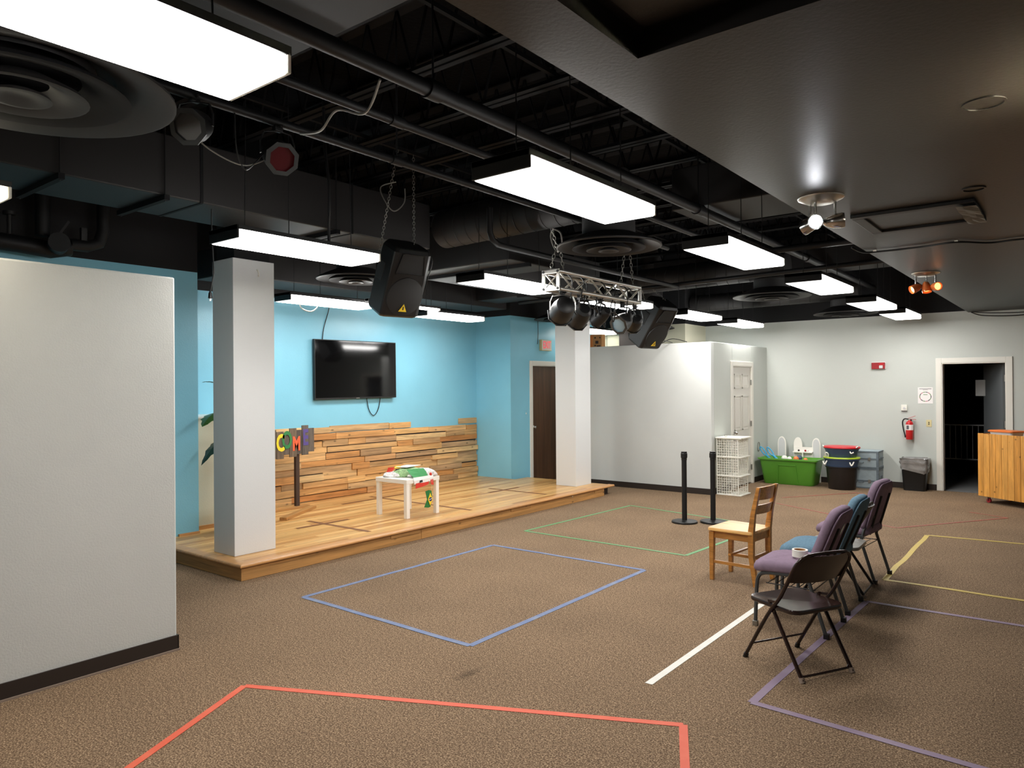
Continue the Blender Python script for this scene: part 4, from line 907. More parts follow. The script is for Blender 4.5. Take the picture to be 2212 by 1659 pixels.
heap(-0.13, -0.11, 0.12, 0.12, 0.06, 'spot_print', 'printed_cloth', seed=3)
heap(0.02, 0.0, 0.12, 0.10, 0.06, 'flag_white', 'printed_cloth', seed=5)
M().hexa([(-0.10, -0.10, 0.112), (0.05, -0.06, 0.112), (0.06, 0.16, 0.122), (-0.12, 0.10, 0.118), (-0.10, -0.10, 0.116), (0.05, -0.06, 0.116), (0.06, 0.16, 0.126), (-0.12, 0.10, 0.122)]).build('white_card', G['flag_white'], fb)
def flag(mat, pts, name='flag'):   # thin rippled patch through a grid of points
    mm = M(); nr = len(pts); nc = len(pts[0])
    for r in pts: mm.v += [tuple(p) for p in r]
    for j in range(nr - 1):
        for i in range(nc - 1): mm.f.append((j * nc + i, j * nc + i + 1, (j + 1) * nc + i + 1, (j + 1) * nc + i))
    o = mm.build(name, G[mat], fb); s_ = o.modifiers.new('solid', 'SOLIDIFY'); s_.thickness = 0.002; return o
flag('flag_green', [[(0.10, -0.11, 0.095), (0.16, 0.0, 0.10), (0.17, 0.10, 0.10)], [(0.19, -0.14, 0.05), (0.215, -0.02, 0.058), (0.21, 0.10, 0.068)], [(0.262, -0.15, 0.012), (0.268, -0.03, 0.014), (0.265, 0.08, 0.018)]])
flag('flag_white', [[(0.262, -0.16, 0.014), (0.268, -0.02, 0.016), (0.266, 0.17, 0.02)], [(0.280, -0.17, -0.02), (0.284, -0.02, -0.015), (0.280, 0.16, -0.01)], [(0.281, -0.16, -0.065), (0.288, -0.02, -0.055), (0.282, 0.14, -0.05)]])
flag('flag_black', [[(0.289, -0.08, -0.025), (0.292, -0.04, -0.02)], [(0.290, -0.085, -0.05), (0.293, -0.035, -0.045)]], 'flag_emblem')
flag('flag_red', [[(0.284, -0.14, -0.055), (0.286, -0.02, -0.047), (0.284, 0.08, -0.045)], [(0.286, -0.145, -0.115), (0.292, -0.02, -0.10), (0.285, 0.07, -0.085)]])
flag('flag_red', [[(0.284, 0.105, -0.035), (0.286, 0.15, -0.03)], [(0.290, 0.11, -0.09), (0.292, 0.15, -0.10)]])
flag('flag_red', [[(-0.16, -0.20, 0.055), (-0.10, -0.16, 0.065)], [(-0.15, -0.18, 0.11), (-0.09, -0.13, 0.115)]])
flag('flag_yellow', [[(-0.12, -0.12, 0.10), (-0.05, -0.09, 0.10)], [(-0.14, -0.06, 0.118), (-0.07, -0.04, 0.122)]])
flag('flag_black', [[(-0.10, -0.14, 0.05), (-0.06, -0.10, 0.06)], [(-0.08, -0.12, 0.09), (-0.04, -0.09, 0.10)]])
# green flag with yellow lozenge and blue disc, hanging
bx = 0.286; y0_, y1_, zt_, zb_ = 0.015, 0.125, -0.165, -0.365
bf = flag('brazil_green', [[(bx, y0_, zt_), (bx + 0.006, (y0_ + y1_) / 2, zt_ + 0.012), (bx - 0.006, y1_, zt_ - 0.005)], [(bx + 0.006, y0_ + 0.022, (zt_ + zb_) / 2), (bx + 0.012, (y0_ + y1_) / 2, (zt_ + zb_) / 2), (bx, y1_ + 0.008, (zt_ + zb_) / 2)], [(bx - 0.002, y0_ - 0.02, zb_ + 0.01), (bx + 0.006, (y0_ + y1_) / 2 - 0.01, zb_), (bx - 0.004, y1_ - 0.02, zb_ + 0.005)]])
yc_, zc_ = (y0_ + y1_) / 2 + 0.012, (zt_ + zb_) / 2
M().prism([(bx + 0.012, yc_ - 0.036, zc_), (bx + 0.012, yc_, zc_ - 0.076), (bx + 0.012, yc_ + 0.04, zc_), (bx + 0.012, yc_, zc_ + 0.076)], (0.003, 0, 0)).build('flag_lozenge', G['flag_yellow'], fb)
M().cyl((bx + 0.014, yc_ + 0.004, zc_), (bx + 0.017, yc_ + 0.004, zc_), 0.025, n=20).build('flag_disc', G['flag_blue'], fb)
M().bar((bx + 0.0175, yc_ - 0.02, zc_ - 0.004), (bx + 0.0175, yc_ + 0.027, zc_ + 0.006), 0.001, 0.006).build('flag_band', G['flag_white'], fb)
M().tube([(0.285, 0.13, -0.02), (0.288, 0.125, -0.1), (0.286, 0.12, -0.165)], 0.002, 5).build('string', G['cable_white'], fb)
M().lathe([(0.001, 0.02), (0.012, 0.015), (0.017, 0.0), (0.012, -0.015), (0.001, -0.02)], 12, (0.262, 0.13, 0.03)).build('red_tassel', G['flag_red'], fb, smooth=60)

# monstera plant, mostly behind the near column
pl = thing('potted_plant', 'green monstera plant peeping out behind the near white column', 'plant', (-7.25, 4.33, ST))
M().lathe([(0.001, 0.0), (0.12, 0.0), (0.15, 0.28), (0.16, 0.28), (0.16, 0.30), (0.14, 0.30), (0.13, 0.26), (0.001, 0.26)], 24).build('pot', G['pot'], pl, smooth=40)
M().disc((0, 0, 0.27), 0.135, 20).build('soil', G['soil'], pl)
def monstera(c, d, L_, W_, mat, tilt):
    n = 7; mm = M(); d = V(d).normalized(); s_ = d.cross(V((0, 0, 1))).normalized(); up_ = s_.cross(d); c = V(c)
    left, right, mid = [], [], []
    for i in range(n + 1):
        t = i / n; wd2 = W_ * math.sin(math.pi * min(1, 0.12 + 0.88 * t) ** 0.8) * (1.0 if i % 2 == 0 else 0.72); p = c + d * (L_ * t) + V((0, 0, -tilt * L_ * t * t))
        mid.append(p); left.append(p + s_ * wd2 - V((0, 0, 0.25 * wd2))); right.append(p - s_ * wd2 - V((0, 0, 0.25 * wd2)))
    for i in range(n): mm.poly([mid[i], mid[i + 1], left[i + 1], left[i]]); mm.poly([mid[i + 1], mid[i], right[i], right[i + 1]])
    o = mm.build('leaf', G[mat], pl); k = o.modifiers.new('solid', 'SOLIDIFY'); k.thickness = 0.002; return o
for (c, d, L_, W_, mat, tl) in (((0.0, -0.17, 1.30), (0.30, -0.75, -0.05), 0.27, 0.14, 'green_leaf', 0.5), ((0.0, -0.12, 1.02), (0.2, -0.9, -0.35), 0.32, 0.10, 'dark_leaf', 0.5), ((0, 0.1, 1.35), (0.4, 0.3, 0.2), 0.24, 0.11, 'green_leaf', 0.5),
                                ((0, 0, 1.10), (-0.5, 0.2, 0.1), 0.24, 0.10, 'dark_leaf', 0.5), ((0, 0.05, 0.95), (0.6, 0.35, 0), 0.24, 0.10, 'green_leaf', 0.5), ((0, -0.20, 1.60), (0.0, -0.8, 0.3), 0.17, 0.03, 'dark_leaf', 0.3), ((0, -0.02, 1.45), (0.5, -0.1, 0.5), 0.2, 0.09, 'green_leaf', 0.5)):
    monstera(c, d, L_, W_, mat, tl); M().tube(smoothpath([(0, 0, 0.27), (c[0] * 0.3 + 0.01, c[1] * 0.3, c[2] * 0.6), c], 5), 0.006, 6).build('stem', G['green_leaf'], pl)

# ------------------------------------------------------------------ tape on the carpet
def tapes(label, segs, mat, wd2=0.048, jit=0.0):
    o_ = V((segs[0][0][0], segs[0][0][1])); t = thing('floor_tape', label, 'floor tape', (o_.x, o_.y, 0), 0, 'coloured tape marks on the carpet')
    for k, (p, q) in enumerate(segs):
        p, q = V(p) - o_, V(q) - o_; d = (q - p).normalized(); n = 8; s_ = V((-d.y, d.x)); mm = M(); random.seed(int(abs(o_.x) * 100) + k)
        off = [random.uniform(-jit, jit) for _ in range(n + 1)]; z0, z1 = 0.0008 + 0.0008 * (k % 2), 0.0022 + 0.0008 * (k % 2); rg = []
        for i in range(n + 1):
            c = p + (q - p) * (i / n) + s_ * off[i]; a, b = c - s_ * (wd2 / 2), c + s_ * (wd2 / 2); rg.append([(a.x, a.y, z0), (b.x, b.y, z0), (b.x, b.y, z1), (a.x, a.y, z1)])
        mm.loft(rg); mm.build('tape_strip', G[mat], t)
def loop(ps, close=True): return [(ps[i], ps[(i + 1) % len(ps)]) for i in range(len(ps) if close else len(ps) - 1)]
tapes('orange-red tape rectangle on the carpet nearest the camera', loop([(-3.745, 2.29), (-1.575, 3.345), (-0.50, 1.15), (-2.67, 0.10)]), 'tape_orange', 0.042)
tapes('blue tape rectangle on the carpet in front of the stage', loop([(-4.95, 3.55), (-4.95, 5.93), (-3.165, 5.94), (-3.15, 3.535)]), 'tape_blue', 0.046, 0.004)
tapes('green tape rectangle on the carpet beside the black posts', loop([(-5.13, 6.73), (-5.02, 9.03), (-2.98, 8.64), (-3.11, 6.69)]), 'tape_green', 0.040)
tapes('yellow tape rectangle on the carpet right of the chairs', loop([(-1.37, 6.87), (-1.38, 9.16), (0.72, 9.35), (0.72, 6.80)]), 'tape_yellow', 0.048, 0.008)
tapes('purple tape rectangle on the carpet under the brown folding chair', loop([(-1.40, 3.80), (-1.34, 6.10), (0.75, 6.15), (0.70, 3.70)]), 'tape_purple', 0.046, 0.003)
tapes('thin red tape lines on the carpet near the far wall', [((-3.45, 10.40), (-1.74, 9.41)), ((-1.74, 9.41), (-0.77, 10.90)), ((-0.77, 10.90), (-1.2, 11.12)), ((-3.55, 10.95), (-2.78, 12.1)), ((-2.78, 12.1), (-2.3, 11.75))], 'tape_red', 0.030)
tapes('single white tape line on the carpet left of the folding chair', [((-1.945, 3.69), (-1.955, 5.55))], 'tape_white', 0.045)

# ------------------------------------------------------------------ chairs (local +Y is the front)
def rrect(w_, d_, r, n=5, cx=0, cy=0):
    out = []
    for sx, sy, a0 in ((1, 1, 0), (-1, 1, 90), (-1, -1, 180), (1, -1, 270)):
        for k in range(n + 1):
            a = math.radians(a0 + 90 * k / n); out.append((cx + sx * (w_ / 2 - r) + r * math.cos(a), cy + sy * (d_ / 2 - r) + r * math.sin(a)))
    return out
def folding_chair(label, loc, rz, mat, seat_mat):
    t = thing('folding_chair', label, 'chair', loc, rz)
    t.scale = (1.06, 1.0, 0.865)
    st_ = [(0.195, 0.225, 0.012), (0.195, 0.03, 0.36), (0.195, -0.08, 0.52), (0.195, -0.17, 0.70), (0.185, -0.205, 0.775), (0.15, -0.222, 0.812), (0.09, -0.226, 0.824)]
    pts = smoothpath(st_ + [(-p[0], p[1], p[2]) for p in reversed(st_)], 4)
    M().tube(pts, 0.0115, 10).build('front_leg_frame', G[mat], t, smooth=60)
    for s_ in (-1, 1):
        M().tube([(s_ * 0.178, -0.225, 0.012), (s_ * 0.178, -0.10, 0.23), (s_ * 0.178, 0.02, 0.44), (s_ * 0.178, 0.03, 0.465)], 0.0115, 10).build('rear_leg', G[mat], t, smooth=60)
        for y in (0.225,): M().cyl((s_ * 0.195, y, 0), (s_ * 0.195, y - 0.01, 0.03), 0.015, n=10).build('foot_cap', G['black_plastic'], t, smooth=60)
        M().cyl((s_ * 0.178, -0.225, 0), (s_ * 0.178, -0.213, 0.03), 0.015, n=10).build('foot_cap', G['rubber_edge'], t, smooth=60)
        M().bar((s_ * 0.19, 0.02, 0.40), (s_ * 0.186, -0.02, 0.40), 0.006, 0.02).bar((s_ * 0.186, 0.03, 0.46), (s_ * 0.19, -0.04, 0.47), 0.004, 0.016).build('hinge_link', G[mat], t)
    M().tube(smoothpath([(0.178, -0.20, 0.055), (0.165, -0.207, 0.035), (0.13, -0.21, 0.03), (-0.13, -0.21, 0.03), (-0.165, -0.207, 0.035), (-0.178, -0.20, 0.055)], 5), 0.008, 8).build('floor_bar', G[mat], t, smooth=60)
    M().cyl((-0.195, 0.165, 0.12), (0.195, 0.165, 0.12), 0.007, n=8).build('cross_bar', G[mat], t, smooth=60)
    # seat pan
    mm = M(); tp = rrect(0.375, 0.40, 0.06, 5, 0, 0.02); rings = []
    for sc_2, z in ((0.985, 0.418), (1.0, 0.424), (1.0, 0.440), (0.985, 0.447), (0.90, 0.446), (0.5, 0.438), (0.05, 0.436)):
        rings.append([(x * sc_2, 0.02 + (y - 0.02) * sc_2, z) for x, y in tp])
    mm.loft(rings); mm.build('seat', G[seat_mat], t, smooth=50)
    # back panel, curved
    mm = M(); nx, nz_ = 10, 6; fr_, bk_ = [], []
    for j in range(nz_ + 1):
        v_ = j / nz_; z = 0.625 + 0.190 * v_; y0b = -0.12 - 0.55 * (z - 0.625) - 0.0
        half = 0.188 if v_ < 0.55 else 0.188 * (1 - 0.30 * ((v_ - 0.55) / 0.45) ** 2)
        rowf, rowb = [], []
        for i in range(nx + 1):
            u_ = -1 + 2 * i / nx; yv = y0b - 0.028 * (1 - u_ * u_); zz = z - 0.012 * (1 - u_ * u_) * (1 - v_)
            rowf.append((u_ * half, yv, zz)); rowb.append((u_ * half, yv - 0.010, zz))
        fr_.append(rowf); bk_.append(rowb)
    nc = nx + 1; nf = (nz_ + 1) * nc
    vs = [p for r in fr_ for p in r] + [p for r in bk_ for p in r]; fs = []
    for j in range(nz_):
        for i in range(nx):
            a = j * nc + i; fs.append((a, a + 1, a + 1 + nc, a + nc)); fs.append((nf + a, nf + a + nc, nf + a + nc + 1, nf + a + 1))
    for i in range(nx): fs.append((i, nf + i, nf + i + 1, i + 1)); a = nz_ * nc + i; fs.append((a, a + 1, nf + a + 1, nf + a))
    for j in range(nz_): a = j * nc; fs.append((a, a + nc, nf + a + nc, nf + a)); a = j * nc + nx; fs.append((a, nf + a, nf + a + nc, a + nc))
    mm.add(vs, fs); mm.build('backrest', G[mat], t, smooth=60)
    return t
folding_chair('glossy brown metal folding chair standing on the purple tape, nearest the camera', (-1.368, 4.495, 0), math.radians(61), 'brown_steel', 'brown_steel')
folding_chair('dark folding chair with a grey seat wedged between the blue and far purple chairs', (-1.60, 6.36, 0), math.radians(92), 'black_metal', 'grey_seat')

def padded_chair(label, loc, rz, fab, sticker=False, lean_deg=21.5):
    t = thing('padded_chair', label, 'chair', loc, rz, 'padded stacking chairs')
    W_ = 0.47
    # seat cushion
    mm = M(); rings = []
    for zz, sc_2, yo in ((0.390, 0.90, 0.0), (0.397, 0.97, 0.0), (0.415, 1.0, 0.003), (0.435, 1.0, 0.003), (0.455, 0.97, 0.0), (0.467, 0.88, -0.004), (0.473, 0.60, -0.01), (0.474, 0.1, -0.01)):
        r = []
        for x, y in rrect(W_, 0.46, 0.09, 6, 0, 0.0):
            yy_ = y * sc_2 + yo; dz = -0.030 * max(0, (yy_ / 0.23)) ** 3 + 0.012 * (1 - (x / 0.235) ** 2)
            r.append((x * sc_2 * (1.0 if y > -0.1 else 0.96), yy_ + 0.02, zz + dz))
        rings.append(r)
    mm.loft(rings); mm.build('seat_cushion', G[fab], t, smooth=70)
    # back: cushion + shell, leaning back
    def backrings(w0, w1, h0, h1, th, r0):
        rg = []
        for k, (s_2, o_) in enumerate(((0.94, 0.0), (1.0, 0.010), (1.0, th * 0.6), (0.95, th), (0.6, th * 1.15), (0.1, th * 1.2))):
            ring = []
            for sx, top, a0 in ((1, 1, 0), (-1, 1, 90), (-1, 0, 180), (1, 0, 270)):
                for q in range(7):
                    a = math.radians(a0 + 15 * q); ww = w1 if top else w0; rr = 0.115 if top else 0.06
                    hx = ww / 2 - rr; hz = (h1 - rr) if top else (h0 + rr)
                    x_ = sx * hx + rr * math.cos(a); z_ = hz + rr * math.sin(a)
                    zc2 = (h0 + h1) / 2; ring.append((x_ * s_2, o_, zc2 + (z_ - zc2) * s_2))
            rg.append(ring)
        return rg
    lean = Matrix.Translation((0, -0.165, 0.43)) @ Matrix.Rotation(math.radians(lean_deg), 4, 'X')
    mm = M(); mm.loft([[(x, y, z) for x, y, z in r] for r in backrings(0.46, 0.46, 0.0, 0.432, 0.058, 0.1)]); mm.xf(lean).build('back_cushion', G[fab], t, smooth=70)
    mm = M(); mm.loft([[(x * 0.96, -y, z) for x, y, z in r] for r in backrings(0.46, 0.46, 0.005, 0.428, 0.018, 0.1)]); mm.xf(lean).build('back_shell', G[fab], t, smooth=70)
    for s_ in (-1, 1): M().tube([lean @ V((s_ * 0.12, -0.024, z)) for z in (-0.03, 0.1, 0.22, 0.32)], 0.012, 8).build('back_stay', G['black_metal'], t, smooth=60)
    if sticker: M().lathe([(0.001, 0.0015), (0.028, 0.0015), (0.028, 0)], 20, (0.02, -0.0225, 0.29), ry=1.5, mat=Matrix.Rotation(math.radians(90), 3, 'X')).xf(lean).build('oval_sticker', G['blue_lens'], t)
    for s_ in (-1, 1):
        x = s_ * 0.215
        p_ = smoothpath([(x, 0.225, 0.012), (x, 0.215, 0.25), (x, 0.20, 0.345), (x, 0.15, 0.378), (x, 0.0, 0.385), (x, -0.16, 0.385)], 4)
        M().tube(p_, 0.0135, 6).build('front_leg', G['grey_steel'], t, smooth=30)
        M().tube([(x, -0.245, 0.012), (x, -0.14, 0.35), (x * 0.97, -0.16, 0.44), (x * 0.62, -0.22, 0.56)], 0.0135, 6).build('rear_leg', G['grey_steel'], t, smooth=30)
        for y in (0.225, -0.247): M().box(x - 0.017, y - 0.017, 0, x + 0.017, y + 0.017, 0.035).build('foot_cap', G['black_plastic'] if y < 0 else G['galvanised'], t, bevel=0.003)
    for x in (-0.18, 0.18): M().cyl((x, 0.16, 0.30), (x, -0.17, 0.30), 0.004, n=6).build('rack_rail', G['black_metal'], t)
    for k in range(7): M().cyl((-0.18, 0.15 - k * 0.052, 0.30), (0.18, 0.15 - k * 0.052, 0.30), 0.003, n=6).build('rack_wire', G['black_metal'], t)
    for y in (0.13, -0.14): M().bar((-0.215, y, 0.38), (0.215, y, 0.38), 0.022, 0.014).build('seat_rail', G['grey_steel'], t)
    return t
padded_chair('dusty purple padded chair with a white tape roll on its seat', (-1.60, 5.26, 0), math.radians(90), 'purple_fabric', True)
padded_chair('steel blue padded chair behind the near purple chair', (-1.62, 5.87, 0), math.radians(91), 'blue_fabric')
padded_chair('tall-looking purple padded chair farthest of the padded chairs, little bottle on its seat', (-1.63, 6.90, 0), math.radians(86), 'purple_fabric', lean_deg=16)
ro = thing('tape_roll', 'roll of white tape lying on the near purple seat', 'tape roll', (-1.565, 5.20, 0.487))
M().lathe([(0.052, 0), (0.052, 0.048), (0.040, 0.048), (0.040, 0), (0.052, 0)], 28).build('tape_winding', G['white_plastic'], ro, smooth=40)
M().lathe([(0.0395, 0.002), (0.0395, 0.046), (0.037, 0.046), (0.037, 0.002), (0.0395, 0.002)], 24).build('card_core', G['carton'], ro, smooth=40)
bo = thing('small_bottle', 'tiny blue and white bottle on the far purple seat', 'bottle', (-1.50, 6.76, 0.487))
M().lathe([(0.001, 0), (0.020, 0), (0.021, 0.03), (0.014, 0.045), (0.001, 0.046)], 14).build('bottle_body', G['bottle_blue'], bo, smooth=40)
M().lathe([(0.010, 0.045), (0.010, 0.065), (0.001, 0.066)], 12).build('cap', G['white_plastic'], bo, smooth=40)

def wood_chair(label, loc, rz):
    t = thing('wooden_chair', label, 'chair', loc, rz)
    def leg(pts, w_, name='leg', mat='chair_oak'):
        mm = M(); rg = []
        for (x, y, z, a, b) in pts: rg.append([(x - a, y - b, z), (x + a, y - b, z), (x + a, y + b, z), (x - a, y + b, z)])
        mm.loft(rg); return mm.build(name, G[mat], t, bevel=0.003)
    for s_ in (-1, 1):
        leg([(s_ * 0.175, 0.19, 0, 0.016, 0.016), (s_ * 0.175, 0.185, 0.42, 0.022, 0.022)], 0)
        leg([(s_ * 0.165, -0.20, 0, 0.017, 0.017), (s_ * 0.165, -0.165, 0.25, 0.019, 0.022), (s_ * 0.165, -0.165, 0.44, 0.020, 0.024), (s_ * 0.168, -0.185, 0.60, 0.018, 0.020), (s_ * 0.170, -0.235, 0.83, 0.016, 0.015)], 0, 'rear_leg')
    mm = M(); rings = []; tp = rrect(0.43, 0.40, 0.03, 3, 0, 0.015)
    for sc_2, z in ((0.97, 0.425), (1.0, 0.430), (1.0, 0.448), (0.98, 0.455)): rings.append([(x * sc_2 * (1 if y > 0 else 0.93), 0.015 + (y - 0.015) * sc_2, z) for x, y in tp])
    mm.loft(rings, cap=True); mm.build('seat', G['seat_oak'], t, smooth=40)
    # saddle
    sd_ = M(); n1, n2 = 12, 10; g = []
    for j in range(n2 + 1):
        row = []
        for i in range(n1 + 1):
            u_ = -1 + 2 * i / n1; v_ = -1 + 2 * j / n2; z = 0.4555 + 0.010 * (0.35 * math.cos(2 * math.pi * u_) + 0.2 * v_) * 0.8 - 0.004 * (1 - v_ * v_)
            row.append((u_ * 0.20 * (1 if v_ > 0 else 0.94), 0.015 + v_ * 0.19, max(z, 0.4540) if (abs(u_) < .99 and abs(v_) < .99) else 0.4548))
        g.append(row)
    for j in range(n2):
        for i in range(n1): sd_.poly([g[j][i], g[j][i + 1], g[j + 1][i + 1], g[j + 1][i]])
    bmm = sd_.build('seat_saddle', G['seat_oak'], t, fixn=False)
    bmx = bmesh.new(); bmx.from_mesh(bmm.data); bmesh.ops.remove_doubles(bmx, verts=bmx.verts, dist=1e-5); bmesh.ops.recalc_face_normals(bmx, faces=bmx.faces); bmx.to_mesh(bmm.data); bmx.free()
    for p in bmm.data.polygons: p.use_smooth = True
    for y, w_ in ((0.185, 0.16), (-0.165, 0.15)): M().box(-w_, y - 0.009, 0.365, w_, y + 0.009, 0.425).build('apron', G['chair_oak'], t, bevel=0.002)
    for s_ in (-1, 1):
        M().bar((s_ * 0.172, 0.18, 0.395), (s_ * 0.165, -0.16, 0.395), 0.018, 0.06).build('apron', G['chair_oak'], t, bevel=0.002)
        M().bar((s_ * 0.174, 0.185, 0.16), (s_ * 0.165, -0.18, 0.16), 0.016, 0.026).build('stretcher', G['chair_oak'], t, bevel=0.002)
    M().bar((-0.17, 0.03, 0.235), (0.17, 0.03, 0.235), 0.026, 0.016).bar((-0.165, -0.172, 0.235), (0.165, -0.172, 0.235), 0.016, 0.026).build('stretcher', G['chair_oak'], t, bevel=0.002)
    for z0, z1, yb_ in ((0.720, 0.826, -0.205), (0.600, 0.675, -0.180)):
        mm = M(); n = 8; rg = []
        for i in range(n + 1):
            u_ = -1 + 2 * i / n; y = yb_ - 0.035 * (1 - u_ * u_); dzt = 0.006 * (1 - u_ * u_)
            rg.append([(u_ * 0.155, y - 0.009 + 0.02 * 0, z0), (u_ * 0.155, y + 0.009, z0), (u_ * 0.155, y + 0.009 - 0.02, z1 + dzt), (u_ * 0.155, y - 0.009 - 0.02, z1 + dzt)])
        mm.loft(rg); mm.build('back_rail', G['chair_oak'], t, smooth=40)
    return t
wood_chair('golden oak wooden chair with two back rails left of the padded chairs', (-2.345, 6.17, 0), math.radians(85))

# ------------------------------------------------------------------ things by the closet and far wall
for l, p in (('black stanchion post, left one of the pair by the white closet', (-3.867, 8.30, 0)), ('black stanchion post, right one of the pair by the white closet', (-3.585, 8.50, 0))):
    t = thing('stanchion', l, 'stanchion', p, 0, 'black stanchions')
    M().lathe([(0.001, 0.034), (0.06, 0.034), (0.150, 0.024), (0.156, 0.018), (0.156, 0.0), (0.001, 0)], 36).build('base', G['black_plastic'], t, smooth=30)
    M().cyl((0, 0, 0.03), (0, 0, 0.80), 0.031, n=20).build('post', G['black_metal'], t, smooth=30)
    M().lathe([(0.034, 0.765), (0.034, 0.79), (0.040, 0.795), (0.040, 0.845), (0.035, 0.85), (0.035, 0.868), (0.001, 0.868)], 20).build('head', G['black_plastic'], t, smooth=30)
# stacked white lattice baskets
def basket(label, z0, top=False):
    t = thing('lattice_basket', label, 'basket', (-4.27, 10.92, z0), 0, 'stacked white lattice baskets')
    w_, d_, h = 0.385, 0.41, 0.285
    M().box(-w_ / 2, -d_ / 2, 0.0, w_ / 2, d_ / 2, 0.014).build('floor_tray', G['white_plastic'], t, bevel=0.003)
    for x in (-w_ / 2 + 0.01, w_ / 2 - 0.045):
        for y in (-d_ / 2 + 0.01, d_ / 2 - 0.01): M().box(x - 0.006, y - 0.006, 0.014, x + 0.006, y + 0.006, h).build('corner_post', G['white_plastic'], t)
    def lat(p, q, name, z1=h, k0=9, kz=7):
        mm = M(); p, q = V(p), V(q)
        for k in range(k0 + 1):
            c = p + (q - p) * (k / k0); mm.box(c.x - 0.003, c.y - 0.003, 0.012, c.x + 0.003, c.y + 0.003, z1)
        for k in range(kz + 1):
            z = 0.02 + (z1 - 0.02) * k / kz; mm.bar((p.x, p.y, z), (q.x, q.y, z), 0.005, 0.006)
        return mm.build(name, G['white_plastic'], t)
    e = 0.012
    lat((-w_ / 2 + e, -d_ / 2 + e, 0), (w_ / 2 - 0.045, -d_ / 2 + e, 0), 'lattice_side')
    lat((-w_ / 2 + e, d_ / 2 - e, 0), (w_ / 2 - 0.045, d_ / 2 - e, 0), 'lattice_side')
    lat((-w_ / 2 + e, -d_ / 2 + e, 0), (-w_ / 2 + e, d_ / 2 - e, 0), 'lattice_back')
    lat((w_ / 2 - 0.045, -d_ / 2 + e, 0), (w_ / 2 - 0.045, d_ / 2 - e, 0), 'lattice_front', z1=h if top else 0.11, kz=7 if top else 3)
    return t
basket('white lattice stacking basket at the bottom of the stack by the closet', 0.0)
basket('white lattice stacking basket in the middle of the stack by the closet', 0.287)
basket('white lattice stacking basket on top of the stack, under the white board', 0.574, True)
tag(M().box(-4.47, 10.705, 0.861, -4.065, 11.135, 0.882).build('white_board', G['white_plastic'], bevel=0.004), 'flat white board lying on top of the basket stack', 'board')
ky = M().tube([(0.02 * math.cos(a * 0.6), 0, 0.024 + 0.02 * math.sin(a * 0.6)) for a in range(11)], 0.003, 6, closed=False).build('key_ring', G['galvanised']); ky.location = (-4.34, 10.80, 0.882); tag(ky, 'small metal ring standing on the white board of the basket stack', 'key ring')

# green tote with toys
gb = thing('green_tote', 'bright green open plastic tote full of toys by the far wall', 'storage bin', (-3.93, 12.62, 0))
mm = M(); 
def tub(z, w_, d_, r): return [(x, y, z) for x, y in rrect(w_, d_, r, 4)]
mm.loft([tub(0.0, 0.80, 0.36, 0.06), tub(0.02, 0.82, 0.38, 0.06), tub(0.405, 0.93, 0.46, 0.05), tub(0.41, 0.99, 0.52, 0.05), tub(0.435, 0.99, 0.52, 0.05), tub(0.437, 0.93, 0.46, 0.05), tub(0.40, 0.915, 0.445, 0.05), tub(0.04, 0.80, 0.36, 0.05)]); mm.build('tub', G['green_plastic'], gb, smooth=35)
for q in (((-0.17, -0.1965, 0.03), (-0.14, -0.231, 0.33)), ((0.17, -0.1965, 0.03), (0.14, -0.231, 0.33))): M().bar(q[0], q[1], 0.012, 0.008).build('rib', G['green_plastic'], gb)
M().bar((-0.145, -0.231, 0.33), (0.145, -0.231, 0.33), 0.008, 0.014).build('rib', G['green_plastic'], gb)
M().box(-0.38, -0.15, 0.30, 0.38, 0.15, 0.33).build('fill_layer', G['flag_white'], gb)
for l, mat, p, r in (('white toy ball in the green tote', 'white_plastic', (-4.02, 12.55, 0.43), 0.05), ('cream toy ball in the green tote', 'paper', (-3.93, 12.53, 0.425), 0.04), ('orange toy ball in the green tote', 'orange_plastic', (-3.82, 12.53, 0.43), 0.045), ('dark blue toy ball in the green tote', 'navy_plastic', (-3.79, 12.60, 0.44), 0.05), ('small orange toy ball at the right in the green tote', 'orange_plastic', (-3.67, 12.54, 0.42), 0.035)):
    pf = [(max(0.001, r * math.sin(math.pi * k / 8)), -r * math.cos(math.pi * k / 8)) for k in range(9)]
    o = M().lathe(pf, 16).build('toy_ball', G[mat], smooth=60); o.location = p; tag(o, l, 'ball', 'toys in the green tote')
for l, y_, dx in (('bright blue plastic loop handle at the left of the green tote', 12.50, 0.0), ('bright blue plastic loop handle second from left in the green tote', 12.47, 0.13)):
    t = thing('loop_handle', l, 'toy', (-4.27 + dx, y_, 0.42), 0, 'blue loop handles')
    pts = [(-0.09 + 0.033 * math.cos(a) - 0.045 * math.sin(a), 0, 0.12 + 0.07 * math.sin(a)) for a in [k * math.pi / 8 for k in range(16)]]
    M().tube(pts, 0.011, 8, closed=True).build('loop', G['cyan_plastic'], t, smooth=60)
    M().tube([(-0.05, 0, 0.065), (0.02, 0, 0.0), (0.10, 0, -0.06)], 0.02, 8).build('grip', G['cyan_plastic'], t, smooth=60)
